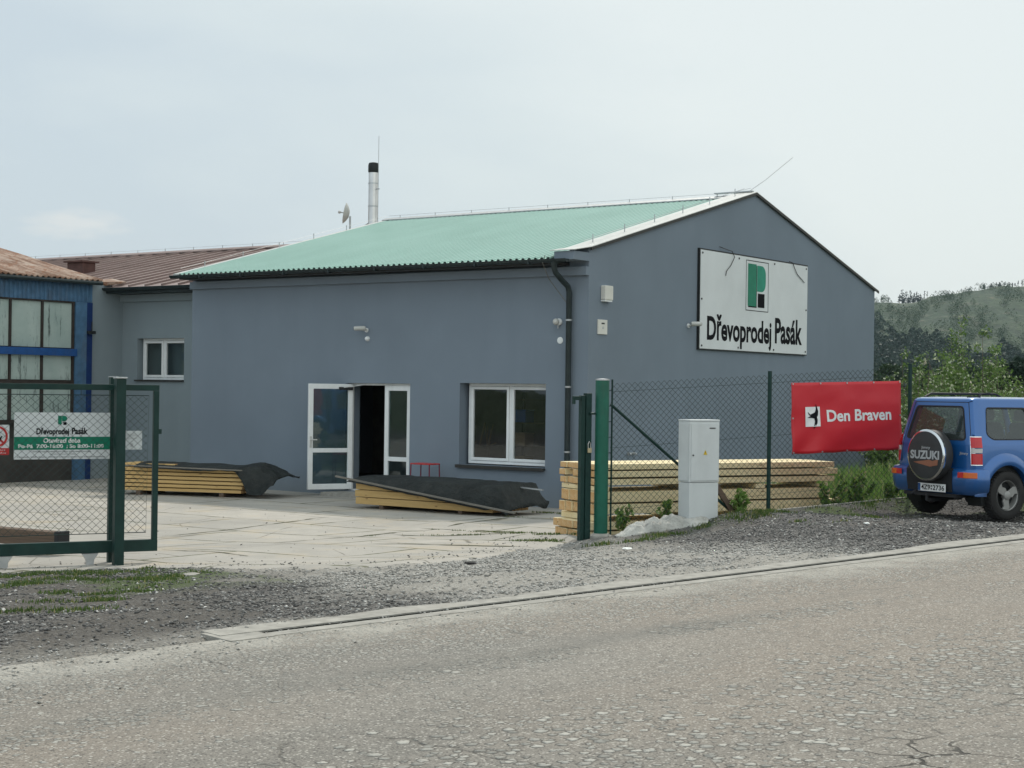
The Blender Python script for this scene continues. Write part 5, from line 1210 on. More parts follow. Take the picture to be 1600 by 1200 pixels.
def cover(name, o2, rz, x0, x1, yf, yb, zt_f, zfront, zback, flap, label, seed, z0=.05, wr=.035):
    """draped sheet: rows follow x, columns go from the back over the top to the hanging front edge"""
    nx = 70; pr = [(yb+.06, None, 0), (yb+.04, None, .5), (yb, 1, 1), (yb*.75+yf*.25, 1, 1), ((yb+yf)/2, 1, 1), (yb*.25+yf*.75, 1, 1), (yf, 1, 1), (yf-.05, None, 2), (yf-.09, None, 3)]
    V = []
    rows = []
    for i in range(nx+1):
        x = x0+(x1-x0)*i/nx; ztop = zt_f(x); zf_e = zfront(x); zb_e = zback(x); fl_ = flap(x)
        row = [(yb+.07, zb_e), (yb+.05, (zb_e+ztop)/2), (yb-.01, ztop-.01), (yb*.8+yf*.2, ztop+.02), (yb*.6+yf*.4, ztop+.035), (yb*.4+yf*.6, ztop+.03), (yb*.2+yf*.8, ztop+.012), (yf+.02, ztop-.01), (yf-.05, ztop*.6+zf_e*.4), (yf-.10, zf_e*.75+ztop*.25), (yf-.13, zf_e)]
        rows.append((x, row, fl_))
    # refine columns
    V = []; m = 4
    for x, row, fl_ in rows:
        for a, b in zip(row[:-1], row[1:]):
            for k in range(m):
                t = k/m; V.append((x, a[0]+(b[0]-a[0])*t, a[1]+(b[1]-a[1])*t, fl_))
        V.append((x, row[-1][0], row[-1][1], fl_))
    k_ = (len(rows[0][1])-1)*m+1; out = []
    for x, y, z, f_ in V:
        n_ = (float(fbm(x*2.2+seed, y*2.4+z*2, seed, 4))-.5); n2_ = (float(fbm(x*7+seed, y*6+z*5, seed+3, 3))-.5)
        a = wr*(1+2.2*f_)
        out.append((x+n2_*a*.5, y+n_*a*.9, max(z0-.02, z+n_*a*1.2+n2_*a*.5)))
    nx = len(rows)-1
    fs = [(i*k_+j, (i+1)*k_+j, (i+1)*k_+j+1, i*k_+j+1) for i in range(nx) for j in range(k_-1)]
    o = MB().add(out, fs).build(name, M['tarp'], None, smooth='all', recalc=False); s_ = o.modifiers.new('s', 'SOLIDIFY'); s_.thickness = .004
    o.location = (o2[0], o2[1], 0); o.rotation_euler = (0, 0, rz); return tag(o, label, 'cover sheet')
# stack A in front of the entrance
oA = Wd(-3.30, -2.46, 0); rA = -TH
for li, z in enumerate((.345, .215, .085)):
    y = 0
    for k in range(5):
        timber('timber_beam', 3.04+R2.uniform(-.02, .02), .195, .118, M['pine_gold'], M['end'], stack_pos(oA, rA, R2.uniform(-.02, .02), y, z), rA, f'golden beam, {ORD[k]} from the road in the {["top", "middle", "bottom"][li]} layer of the stack before the entrance', 'beam', 'beams in the covered stack before the entrance'); y += .205
for k, x in enumerate((.55, 2.3)): timber('spacer_block', .09, 1.0, .082, M['old_wood'], M['old_wood'], stack_pos(oA, rA, x, 0, .0), rA, f'bearer under the {["left", "right"][k]} part of the covered stack before the entrance', 'bearer', 'bearers under the covered stack before the entrance')
tA = cover('cover_sheet', oA, rA, -.10, 3.42, 0, 1.05, lambda x: .535+.02*math.sin(x*1.3)+.02*float(sst(2.3, 3.0, x))-max(0, x-3.16)*1.5, lambda x: .475-.112*max(x, 0)-max(0, x-3.15)*.1, lambda x: .25, lambda x: float(sst(2.6, 3.3, x)), 'black green sheet draped over the timber stack in front of the entrance', 1, .03, .032)
lt = MB(); lt.bar((-.33, -.155, .565), (3.62, -.19, .125), .045, .028).build('batten', M['grey_lath'], None); o = bpy.context.view_layer.objects  # batten is its own thing
def last(name): return [ob for ob in bpy.data.objects if ob.name.startswith(name)][-1]
b1 = last('batten'); b1.location = (oA[0], oA[1], 0); b1.rotation_euler = (0, 0, rA); tag(b1, 'long grey batten weighing down the front edge of the sheet before the entrance', 'batten')
b2 = MB().bar((3.2, .55, .50), (3.62, .62, .47), .05, .02).build('lath', M['galv'], None); b2.location = (oA[0], oA[1], 0); b2.rotation_euler = (0, 0, rA); tag(b2, 'pale lath end poking out of the right end of the covered stack before the entrance', 'lath')
# stack B on the left
pB0 = isect(200, 765, [0, 0, .1], EZ); pB1 = isect(378, 771, [0, 0, .1], EZ); dB = (pB1-pB0)[:2]; rB = math.atan2(dB[1], dB[0]); LB = np.linalg.norm(dB)+.25
oB = pB0[:2]-dB/np.linalg.norm(dB)*.25
for li in range(6):
    z = .095+.077*(5-li); y = 0
    for k in range(5):
        timber('timber_board', LB+R2.uniform(-.03, .03), .195, .057, M['pine_gold'], M['end'], stack_pos(oB, rB, R2.uniform(-.03, .03), y, z), rB, f'yellow board, {ORD[k]} from road in {ORD[li]} layer from top of the stack by the gate', 'board', 'boards in the low stack near the gate'); y += .205
for k in range(3): timber('timber_board', 1.2, .195, .05, M['pine_gold'], M['end'], stack_pos(oB, rB, .0, .1+k*.25, .565), rB, f'short loose board, {ORD[k]} from the road, on top of the low stack by the gate', 'board', 'loose boards on top of the low stack')
for k, x in enumerate((.42, 2.2)): timber('spacer_block', .10, 1.0, .09, M['old_wood'], M['old_wood'], stack_pos(oB, rB, x, 0, .0), rB, f'bearer under the {["left", "right"][k]} part of the low board stack by the gate', 'bearer', 'bearers under the low board stack')
cover('cover_sheet', oB, rB, .42, 3.40, 0, 1.05, lambda x: .615-.018*x-max(0, x-2.95)*.5+.05*float(sst(2.4, 2.8, x)), lambda x: (.545-.012*x)-.55*float(sst(2.55, 3.0, x))+.30*float(sst(3.0, 3.4, x)), lambda x: .4, lambda x: float(sst(2.4, 2.9, x)), 'black sheet draped over the low board stack by the gate, its end flapping up', 5, .10, .035)
b3 = MB().bar((-.05, -.15, .59), (2.75, -.15, .545), .035, .022).build('batten', M['grey_lath'], None); b3.location = (oB[0], oB[1], 0); b3.rotation_euler = (0, 0, rB); tag(b3, 'thin grey batten along the sheet edge of the low board stack by the gate', 'batten')

# crumpled pale sheet on the ground at the foot of the gate post
def sheet_heap():
    nu, nv = 60, 26; V = []
    for j in range(nv+1):
        for i in range(nu+1):
            u = i/nu; v = j/nv*2-1; a = 10.63+1.36*u; hwid = (.13+.17*float(vnoise(u*9, 7, 8)))*(.75+.5*float(vnoise(u*4, 1, 2)))*(math.sin(math.pi*min(max(u, .04), .96)))**.35
            b = 17.17+v*hwid+.04*math.sin(u*5)
            p = D28*a+N28*b; prof = (1-abs(v)**2.2)
            rdg = abs(float(fbm(u*5+v*1.6, v*2.0-u*2, 12, 4))-.5)*2
            rd2 = abs(float(fbm(u*13+v*3, v*4-u*7, 19, 3))-.5)*2; h = prof*(.03+.15*math.sin(math.pi*u)**.6*(.45+.75*float(vnoise(u*5, 4, 3))))*(1.25-1.3*rdg)+.02*rdg-.085*rd2*prof
            V.append((p[0], p[1], gz(p[0], p[1])-.02+h+.01))
    k_ = nu+1; o = MB().add(V, [(j*k_+i, j*k_+i+1, (j+1)*k_+i+1, (j+1)*k_+i) for j in range(nv) for i in range(nu)]).build('plastic_sheet', M['sack'], None, smooth='all')
    s_ = o.modifiers.new('s', 'SOLIDIFY'); s_.thickness = .004
    tag(o, 'crumpled pale grey plastic sheet on the ground at the foot of the round gate post', 'sheet')
sheet_heap()
def rock(name, x, y, s, mat, label, seed, flat=.6, dz=0):
    bm = bmesh.new(); bmesh.ops.create_icosphere(bm, subdivisions=2, radius=s); rg = random.Random(seed)
    for v in bm.verts: v.co *= .8+.35*rg.random(); v.co.z *= flat
    me = bpy.data.meshes.new(name); bm.to_mesh(me); bm.free(); me.materials.append(mat); o = bpy.data.objects.new(name, me); COL.objects.link(o); o.location = (x, y, gz(x, y)+s*flat*.4+dz); o.rotation_euler = (0, 0, seed); tag(o, label, 'stone')
p = gp(1354, 836, .5); rock('white_stone', p[0], p[1], .035, M['stone_white'], 'small bright white stone lying alone on the dark gravel before the car', 3)
p = gp(972, 816, .3); rock('rough_stone', p[0], p[1], .12, M['brick'], 'brownish rough stone behind the pale plastic sheet', 5)
p = gp(980, 861, .35); rock('pale_stone', p[0], p[1], .06, M['stone_white'], 'pale flat stone in front of the pale plastic sheet', 8, .3)
p = gp(735, 903, .3); rock('grey_stone', p[0], p[1], .06, M['tyre'], 'dark flat stone on the driveway gravel right of the middle', 9, .35)
p = gp(300, 908, .25); rock('broken_slab', p[0], p[1], .09, M['concrete_edge'], 'thin pale broken slab piece at the edge of the concrete yard', 10, .15)
print('fence done')

# ------------------------------------------------------------------ blue off-road car (local: x forward, y left, z up; rear face at x=0)
CAR_RZ = rad(30.2)
car = empty('parked_car', (5.655, 21.40, .528), CAR_RZ, 'small blue three door off road car with covered spare wheel parked by the fence', 'car')
car.rotation_euler = (0, 0, CAR_RZ); car.scale = (.96, .96, .96)
HWP = [(.30, .70), (.42, .735), (.70, .745), (1.0, .735), (1.05, .722), (1.62, .575), (1.70, .56)]
XRP = [(.30, .02), (.70, .0), (1.02, .0), (1.10, .012), (1.62, .10), (1.70, .12)]
hw = lambda z: float(np.interp(z, *zip(*HWP))); xr = lambda z: float(np.interp(z, *zip(*XRP)))
def cmap(u, z, off=0.):
    sg_ = -1 if u >= 0 else 1; u = abs(u); h = hw(z); r = .085; x0 = xr(z); U1 = .62
    if u < U1: x, y, nx, ny = x0, u*(h-r)/U1, -1, 0
    elif u < U1+.14: t = (u-U1)/.14*math.pi/2; x = x0+r*(1-math.cos(t)); y = (h-r)+r*math.sin(t); nx, ny = -math.cos(t), math.sin(t)
    else: s = u-U1-.14; x = r+s+x0*max(0, 1-s/.35); y = h; nx, ny = 0, 1
    return (x+nx*off, sg_*(y+ny*off), z)
UX = lambda x: x+.675            # side: u of a given x (x > .45)
def arc_poly(poly, r=.05, n=4):
    """round the corners of a convex polygon"""
    out = []; m = len(poly)
    for i in range(m):
        p0, p1, p2 = (Vector(poly[k % m]) for k in (i-1, i, i+1)); a = (p0-p1).normalized(); b = (p2-p1).normalized()
        s, e_ = p1+a*r, p1+b*r
        for k in range(n+1): t = k/n; out.append(tuple(s*(1-t)**2+p1*2*t*(1-t)+e_*t*t))
    return out
def ray_pairs(outer, inner, N=96):
    c = Vector((sum(p[0] for p in inner)/len(inner), sum(p[1] for p in inner)/len(inner)))
    angs = sorted(set([round(2*math.pi*k/N-math.pi, 4) for k in range(N)]+[round(math.atan2(p[1]-c[1], p[0]-c[0]), 4) for p in list(outer)+list(inner)]))
    def hit(poly, a):
        d = Vector((math.cos(a), math.sin(a))); best = None
        for i in range(len(poly)):
            p = Vector(poly[i]); q = Vector(poly[(i+1) % len(poly)]); e_ = q-p; den = d.x*e_.y-d.y*e_.x
            if abs(den) < 1e-9: continue
            w = p-c; t = (w.x*e_.y-w.y*e_.x)/den; s = (w.x*d.y-w.y*d.x)/den
            if t > 0 and -1e-6 <= s <= 1+1e-6 and (best is None or t > best): best = t
        return (c.x+d.x*best, c.y+d.y*best)
    return [hit(outer, a) for a in angs], [hit(inner, a) for a in angs]
def panel(mb, outer, inner, off=0., steps=3):
    O_, I_ = ray_pairs(outer, inner); n = len(O_); b = len(mb.v); vs = []
    for s in range(steps+1):
        t = s/steps
        for o_, i_ in zip(O_, I_): vs.append(cmap(o_[0]*(1-t)+i_[0]*t, o_[1]*(1-t)+i_[1]*t, off))
    # reveal into the opening
    for i_ in I_: vs.append(cmap(i_[0], i_[1], off-.02))
    fs = [(s*n+i, s*n+(i+1) % n, (s+1)*n+(i+1) % n, (s+1)*n+i) for s in range(steps+1) for i in range(n)]
    mb.add(vs, fs)
def cgrid(mb, us, zlo, zhi, nz, off=0.):
    V = []
    for u in us:
        a = zlo(u); 
        for k in range(nz+1): V.append(cmap(u, a+(zhi-a)*k/nz, off))
    mb.add(V, [(i*(nz+1)+k, (i+1)*(nz+1)+k, (i+1)*(nz+1)+k+1, i*(nz+1)+k+1) for i in range(len(us)-1) for k in range(nz)])
AXR, AXF, AZ, AR = .58, 2.83, .335, .425
def zlo_side(u):
    x = abs(u)-.675; z = .40
    for ax in (AXR, AXF):
        d = abs(x-ax)
        if d < AR: z = max(z, AZ+math.sqrt(AR*AR-d*d))
    return z
bd = MB()
rear_win_o = [(-.70, 1.02), (.70, 1.02), (.70, 1.62), (-.70, 1.62)]; rear_win_i = arc_poly([(-.565, 1.085), (.545, 1.085), (.525, 1.545), (-.545, 1.545)], .07)
panel(bd, rear_win_o, rear_win_i)
wins = [rear_win_i]
for sg_ in (1, -1):
    for o_, i_ in (([(.70, 1.02), (UX(1.20), 1.02), (UX(1.20), 1.62), (.70, 1.62)], arc_poly([(UX(.36), 1.095), (UX(1.10), 1.095), (UX(1.10), 1.53), (UX(.30), 1.53), (UX(.24), 1.17)], .06)),
                   ([(UX(1.20), 1.02), (UX(2.36), 1.02), (UX(1.98), 1.62), (UX(1.20), 1.62)], arc_poly([(UX(1.27), 1.08), (UX(2.18), 1.08), (UX(1.93), 1.54), (UX(1.27), 1.54)], .06))):
        o_ = [(sg_*a, b) for a, b in o_]; i_ = [(sg_*a, b) for a, b in i_]; panel(bd, o_, i_); wins.append(i_)
us = list(np.linspace(-.70, .70, 15)); cgrid(bd, us, lambda u: .42, 1.02, 8)
side_us = sorted(set(list(np.linspace(.70, UX(2.36), 46))+list(np.linspace(UX(AXR-AR), UX(AXR+AR), 26))+list(np.linspace(UX(AXF-AR), UX(2.36), 5))))
for sg_ in (1, -1): cgrid(bd, [sg_*u for u in side_us], zlo_side, 1.02, 8)
# roof
V = []; ring_u = list(np.linspace(-UX(1.98), UX(1.98), 61)); base = [cmap(u, 1.62) for u in ring_u]; cx0, cy0 = 1.0, 0.
NR = [(1, 1.62), (.99, 1.638), (.965, 1.652), (.9, 1.664), (.7, 1.674), (.35, 1.68)]
for s, z in NR: V += [(cx0+(p[0]-cx0)*s, p[1]*s, z) for p in base]
n = len(base); bd.add(V+[(cx0, 0, 1.682)], [(j*n+i, j*n+(i+1) % n, (j+1)*n+(i+1) % n, (j+1)*n+i) for j in range(len(NR)-1) for i in range(n)]+[((len(NR)-1)*n+i, (len(NR)-1)*n+(i+1) % n, len(NR)*n) for i in range(n)])
# bonnet and front wings
for sg_ in (1, -1):
    xs_ = sorted(set(list(np.linspace(2.35, 3.36, 14))+list(np.linspace(AXF-AR, AXF+AR, 25)))); xs_ = [x for x in xs_ if x >= 2.33]
    V = []
    for x in xs_:
        z0 = zlo_side(UX(x)); wd = .725-.05*float(sst(3.0, 3.4, x)); zt_ = 1.01-.05*float(sst(2.4, 3.36, x))
        for k in range(5): V.append((x, sg_*wd, z0+(zt_-.04-z0)*k/4))
        V += [(x, sg_*(wd-.04), zt_), (x, sg_*.50, zt_+.025), (x, 0, zt_+.045)]
    bd.add(V, [(i*8+k, (i+1)*8+k, (i+1)*8+k+1, i*8+k+1) for i in range(len(xs_)-1) for k in range(7)])
bd.box(3.30, 3.37, -.67, .67, .55, .955)
body = bd.build('body', M['car'], car, smooth=True, recalc=True)
body.modifiers.new('w', 'WELD').merge_threshold = .0008
# glass and rubber surrounds
names = ['rear_window', 'side_window', 'door_window', 'side_window', 'door_window']
for nm_, w_ in zip(names, wins):
    c = (sum(p[0] for p in w_)/len(w_), sum(p[1] for p in w_)/len(w_)); big = [(c[0]+(p[0]-c[0])*1.02, c[1]+(p[1]-c[1])*1.03) for p in w_]
    V = []; K = 8
    for s in range(K+1): V += [cmap(c[0]+(p[0]-c[0])*1.015*s/K, c[1]+(p[1]-c[1])*1.02*s/K, -.012) for p in big]
    n = len(big); g_ = MB().add(V, [(s*n+i, s*n+(i+1) % n, (s+1)*n+(i+1) % n, (s+1)*n+i) for s in range(K) for i in range(n)]).build(nm_, M['glass_car'], car, smooth='all', recalc=False)
    g_.modifiers.new('w', 'WELD').merge_threshold = .0005
    sl_ = [(c[0]+(p[0]-c[0])*.965, c[1]+(p[1]-c[1])*.945) for p in w_]; mbx = MB(); V = [cmap(p[0], p[1], .003) for p in big]+[cmap(p[0], p[1], .001) for p in sl_]+[cmap(p[0], p[1], -.012) for p in sl_]
    mbx.add(V, [(i, (i+1) % n, n+(i+1) % n, n+i) for i in range(n)]+[(n+i, n+(i+1) % n, 2*n+(i+1) % n, 2*n+i) for i in range(n)]).build('window_seal', M['black_plastic'], g_, smooth=True)
ws = MB(); ws.add([(2.36, -.68, 1.02), (2.36, .68, 1.02), (1.99, .56, 1.625), (1.99, -.56, 1.625)], [(0,1,2,3)]).build('windscreen', M['glass_car'], car)
# tailgate outline
dg = MB(); pts = [(-.60, .76), (-.60, 1.60), (.64, 1.60), (.64, .76)]
for (u0, z0), (u1, z1) in zip(pts[:-1], pts[1:]):
    n_ = 12
    dg.tube([cmap(u0+(u1-u0)*k/n_, z0+(z1-z0)*k/n_, -.001) for k in range(n_+1)], .005, 5)
dg.build('door_gap', M['black_plastic'], car)
for sg_ in (1, -1):
    MB().tube([cmap(sg_*UX(1.18), z, -.001) for z in (.42, .7, 1.0, 1.3, 1.6)], .004, 5).build('door_gap', M['black_plastic'], car)
# bumper
bm_ = MB(); prof = [(.36, .02), (.345, .05), (.40, .095), (.52, .108), (.655, .10), (.69, .07), (.70, .0)]
us = sorted(set(list(np.linspace(-.84, .84, 49)))); V = []
for u in us:
    for z, off in prof: V.append(cmap(u, z, off))
k_ = len(prof); bm_.add(V, [(i*k_+j, (i+1)*k_+j, (i+1)*k_+j+1, i*k_+j+1) for i in range(len(us)-1) for j in range(k_-1)]+[tuple(range(k_)), tuple((len(us)-1)*k_+j for j in reversed(range(k_)))])
bump = bm_.build('bumper', M['car'], car, smooth=True)
mb = MB(); V = []
us2 = np.linspace(-.42, .40, 9)
for u in us2: V += [cmap(u, .37, .105), cmap(u, .52, .112), cmap(u, .66, .106), cmap(u, .70, .07)]
mb.add(V, [(i*4+j, (i+1)*4+j, (i+1)*4+j+1, i*4+j+1) for i in range(8) for j in range(3)]).build('number_plate_recess', M['black_plastic'], bump, smooth=True)
for u0, u1 in ((-.70, -.50), (.50, .70)):
    for a, b, m_ in ((0, .5, 'red_lens'), (.5, 1, 'orange_lens')):
        if u0 < 0: a, b = 1-b, 1-a
        ua, ub = u0+(u1-u0)*a, u0+(u1-u0)*b; uu = np.linspace(ua, ub, 5); V = []
        for u in uu: V += [cmap(u, .575, .108), cmap(u, .58, .122), cmap(u, .65, .116), cmap(u, .655, .10)]
        mb = MB().add(V, [(i*4+j, (i+1)*4+j, (i+1)*4+j+1, i*4+j+1) for i in range(4) for j in range(3)]); mb.build('bumper_light', M[m_], bump, smooth=False)
# tail lights
for sg_ in (1, -1):
    def strip_l(mb, ua, ub, za, zb_, off):
        uu = np.linspace(ua, ub, 7); V = []
        for u in uu: V += [cmap(sg_*u, za, 0), cmap(sg_*u, za+.004, off), cmap(sg_*u, zb_-.004, off), cmap(sg_*u, zb_, 0)]
        return mb.add(V, [(i*4+j, (i+1)*4+j, (i+1)*4+j+1, i*4+j+1) for i in range(6) for j in range(3)]+[(0,1,2,3), (27,26,25,24)])
    tl = strip_l(MB(), .632, .80, .745, 1.145, .012).build('tail_light', M['chrome'], car, smooth=False)
    strip_l(MB(), .640, .792, .985, 1.133, .020).build('brake_lens', M['red_lens'], tl); strip_l(MB(), .640, .792, .915, .980, .020).build('reverse_lens', M['clear_lens'], tl); strip_l(MB(), .640, .792, .757, .910, .020).build('fog_lens', M['red_lens'], tl)
# wheel arch flares
def arch(cx_, sg_, a0=-18, a1=198):
    V = []; n_ = 30
    for k in range(n_+1):
        a = rad(a0+(a1-a0)*k/n_); c_, s_ = math.cos(a), math.sin(a)
        for r_, y in ((.415, .70), (.415, .795), (.44, .808), (.50, .800), (.55, .775), (.58, .735)): V.append((cx_+c_*r_, sg_*y, max(.33, AZ+s_*r_)))
    return MB().add(V, [(i*6+j, (i+1)*6+j, (i+1)*6+j+1, i*6+j+1) for i in range(n_) for j in range(5)])
for ax in (AXR, AXF):
    for sg_ in (1, -1): arch(ax, sg_).build('wheel_arch', M['car'], car, smooth=True)
for ax in (AXR, AXF):
    for sg_ in (1, -1):   # dark liner
        MB().prism([(ax+.42*math.cos(rad(a)), AZ+.42*math.sin(rad(a))) for a in range(-20, 201, 10)], .25, lambda u, v, w: (u, sg_*(.69-w), v)).build('arch_liner', M['black'], car)
# wheels
def wheel(x, sg_, name='wheel'):
    w_ = empty(name, (x, sg_*.69, AZ)); w_.parent = car
    Fm = lambda a, b, c: (a, sg_*c, b)
    MB().lathe([(.205, -.10), (.28, -.108), (.322, -.09), (.335, -.06), (.336, 0), (.335, .06), (.322, .09), (.28, .108), (.225, .10), (.205, .085)], 48, Fm, False).build('tyre', M['tyre'], w_, smooth=True)
    tr = MB()
    for k in range(48): a = 2*math.pi*k/48; a2_ = a+.06; tr.bar((.334*math.cos(a), sg_*-.085, .334*math.sin(a)), (.334*math.cos(a2_), sg_*.085, .334*math.sin(a2_)), .022, .012)
    tr.build('tread', M['tyre'], w_)
    rm = MB(); N_ = 48
    circ_ = lambda r_: [(r_*math.cos(2*math.pi*k/N_), r_*math.sin(2*math.pi*k/N_)) for k in range(N_)]
    V = []; pr = [(.208, .098), (.212, .088), (.196, .075), (.188, .02), (.185, -.06)]
    for r_, h in pr: V += [Fm(a, b, h) for a, b in circ_(r_)]
    rm.add(V, [(j*N_+i, j*N_+(i+1) % N_, (j+1)*N_+(i+1) % N_, (j+1)*N_+i) for j in range(4) for i in range(N_)])
    o = rm.build('rim', M['alloy'], w_, smooth=True)
    spk = MB()
    for k in range(3):
        a = 2*math.pi*k/3+.35
        poly = [(.04, -.045), (.09, -.060), (.15, -.030), (.194, -.055), (.197, .052), (.15, .075), (.09, .055), (.04, .045)]
        rot = lambda u, v: (u*math.cos(a)-v*math.sin(a), u*math.sin(a)+v*math.cos(a))
        spk.prism([rot(*p_) for p_ in poly], .03, lambda u, v, w: Fm(u, v, .045+w+.012*math.hypot(u, v)/.2))
    spk.build('spokes', M['alloy'], w_, bevel=.006)
    MB().lathe([(.062, .03), (.060, .088), (.045, .10), (.01, .102)], 24, Fm).build('hub_cap', M['alloy'], w_, smooth=True)
    MB().lathe([(.184, -.05), (.184, -.02)], 40, Fm).build('brake_drum', M['black'], w_)
    return w_
for ax in (AXR, AXF):
    for sg_ in (1, -1): wheel(ax, sg_)
# spare wheel with cover
SC = (-.075, -.075, .868); FM = lambda a, b, c: (SC[0]-c, SC[1]-a, SC[2]+b)      # a to the right seen from behind
sp_o = MB().lathe([(.30, -.0), (.345, .01), (.35, .05), (.35, .155), (.34, .175)], 56, FM).build('spare_wheel', M['spare_cover'], car, smooth=True)
MB().lathe([(.353, .150), (.355, .172), (.342, .186), (.326, .190), (.322, .176)], 56, FM).build('cover_ring', M['chrome'], sp_o, smooth=True)
MB().lathe([(.328, .176), (.322, .186), (.30, .192), (.15, .196), (.01, .197)], 56, FM).build('cover_face', M['spare_cover'], sp_o, smooth=True)
F2 = lambda u, v, w: FM(u, v, .1985+w)
mb = MB(); write(mb, 'SUZUKI', F2, -.275, .27, -.055, .065, 0, .04); mb.build('lettering', M['clear_lens'] if False else M['grey_ink'], sp_o)
mb = MB(); write(mb, 'Jimny', F2, -.07, .10, .075, .125, 0, .01); mb.build('model_lettering', M['grey_ink'], sp_o)
MB().add([F2(x, y, 0) for x, y in [(-.22, -.10), (-.02, -.075), (.08, -.06), (.14, -.075), (.25, -.05), (.24, -.13), (.10, -.155), (-.05, -.13), (-.15, -.115)]], [tuple(range(9))]).build('print', M['orange_ink'], sp_o)
MB().box(-.075, .0, -.20, .05, .78, .96).build('spare_bracket', M['black_plastic'], sp_o)
mb = MB(); write(mb, 'Jimny', lambda u, v, w: cmap(u, v, .003), .43, .58, .88, .925, 0, .01); mb.build('model_lettering', M['clear_lens'], car)
# plate
pt = MB().box(-.135, -.125, -.33, .19, .365, .475).build('number_plate', M['white_ink'], car, bevel=.003)
mb = MB(); PF = lambda u, v, w: (-.1365, .19-u, v)
write(mb, '4Z9', PF, .065, .235, .385, .455, 0, .02); write(mb, '2736', PF, .285, .50, .385, .455, 0, .02); mb.lathe([(.012, 0), (.012, .001)], 10, lambda x, y, z: (-.1365-z, .19-.26+x, .44+y)); mb.lathe([(.012, 0), (.012, .001)], 10, lambda x, y, z: (-.1365-z, .19-.26+x, .40+y)); mb.build('lettering', M['ink'], pt)
MB().add([PF(.004, .37, 0), PF(.05, .37, 0), PF(.05, .47, 0), PF(.004, .47, 0)], [(0,1,2,3)]).build('blue_stripe', M['blue_vivid'], pt)
# roof rail, washer nozzle, mirrors, underbody, exhaust, tow bar, seats
for sg_ in (1,): 
    mb = MB(); mb.tube([(.28, sg_*.50, 1.665), (.40, sg_*.505, 1.715), (1.70, sg_*.505, 1.72), (1.82, sg_*.50, 1.67)], .018, 8); mb.build('roof_rail', M['black_plastic'], car, smooth=True)
mb = MB(); mb.tube([(.28, -.30, 1.675), (.42, -.42, 1.678)], .010, 6); mb.tube([(.40, -.40, 1.68), (.45, -.42, 1.72), (.62, -.40, 1.735)], .010, 6); mb.build('aerial_base', M['black_plastic'], car)
for sg_ in (1, -1): 
    mr_ = MB().prism(rrect(-.09, .09, -.06, .06, .03), .09, lambda u, v, w: (2.12+w, sg_*(.86+u*1), 1.13+v)).build('wing_mirror', M['car'], car, bevel=.02); MB().bar((2.15, sg_*.70, 1.08), (2.15, sg_*.80, 1.10), .04).build('mirror_arm', M['black_plastic'], mr_)
MB().box(.12, 3.2, -.55, .55, .30, .42).box(.5, .66, -.66, .66, .28, .38).box(2.75, 2.9, -.66, .66, .28, .38).build('chassis', M['black'], car)
MB().tube([(.15, -.42, .33), (-.06, -.44, .30)], .03, 10).tube([(.5, -.42, .30), (.22, -.42, .30)], .08, 12).build('exhaust', M['black_plastic'], car)
mb = MB(); mb.box(-.12, .2, -.04, .04, .22, .27); mb.lathe([(.022, .24), (.024, .29), (.03, .31), (.012, .335)], 12, lambda x, y, z: (-.15+x, y, z)); mb.tube([(-.06, .28, .36), (-.10, .34, .31)], .03, 8); mb.box(-.1, .1, -.5, .5, .30, .345); mb.build('tow_bar', M['black_plastic'], car)
MB().box(.08, 2.35, -.66, .66, .45, .62).build('cabin_floor', M['seat'], car)
for y in (-.33, .33):
    s_ = MB().prism(rrect(y-.23, y+.23, .80, 1.32, .08), .13, lambda u, v, w: (1.30+w+.22*(1.3-v), u, v)).build('front_seat', M['seat'], car, bevel=.03); MB().prism(rrect(y-.12, y+.12, 1.34, 1.50, .05), .09, lambda u, v, w: (1.29+w, u, v)).build('head_restraint', M['seat'], s_, bevel=.02)
MB().prism(rrect(-.58, .58, .75, 1.18, .06), .12, lambda u, v, w: (.52+w+.15*(1.2-v), u, v)).build('rear_seat', M['seat'], car, bevel=.03)
MB().box(2.05, 2.34, -.62, .62, .85, 1.06).build('dashboard', M['seat'], car, bevel=.03); MB().lathe([(.17, 0), (.19, .01), (.19, .02), (.17, .03)], 24, lambda x, y, z: (1.95+z*.8-y*.35, .33+x, 1.02+y*.9)).build('steering_wheel', M['black_plastic'], car)
MB().box(3.371, 3.39, -.40, .40, .68, .88).build('grille', M['black_plastic'], car)
for y in (-.53, .53): MB().lathe([(.095, 0), (.095, .02), (.08, .035), (.01, .045)], 20, lambda a, b, c: (3.37+c, y+a, .79+b)).build('headlight', M['clear_lens'], car, smooth=True)
MB().prism(rrect(-.74, .74, .36, .58, .05), .14, lambda u, v, w: (3.30+w, u, v)).build('front_bumper', M['car'], car, bevel=.03)

# ------------------------------------------------------------------ plants
def leafcloud(name, C_, rad_, n, size, mat, seed, parent=None, shell=.55, flat=1.0, long=1.6):
    """leaf faces spread through a set of clumps. C_: (m,3) clump centres, rad_: (m,)"""
    rg = np.random.default_rng(seed); C_ = np.asarray(C_, float); rad_ = np.asarray(rad_, float)
    w = rad_**2; idx = rg.choice(len(C_), n, p=w/w.sum()); d = rg.normal(size=(n, 3)); d /= np.linalg.norm(d, axis=1)[:, None]
    r = (shell+(1-shell)*rg.random(n))*rad_[idx]; P = C_[idx]+d*r[:, None]*np.array([1, 1, flat])
    a = rg.normal(size=(n, 3)); a += d*.3; a /= np.linalg.norm(a, axis=1)[:, None]; b = np.cross(a, rg.normal(size=(n, 3))); b /= np.linalg.norm(b, axis=1)[:, None]
    s = size*(.55+.8*rg.random(n))[:, None]
    V = np.stack([P-a*s*long/2, P+b*s/2, P+a*s*long/2, P-b*s/2], 1).reshape(-1, 3)
    return np_mesh(name, V, 4*np.arange(n)[:, None]+np.arange(4)[None], mat, parent)
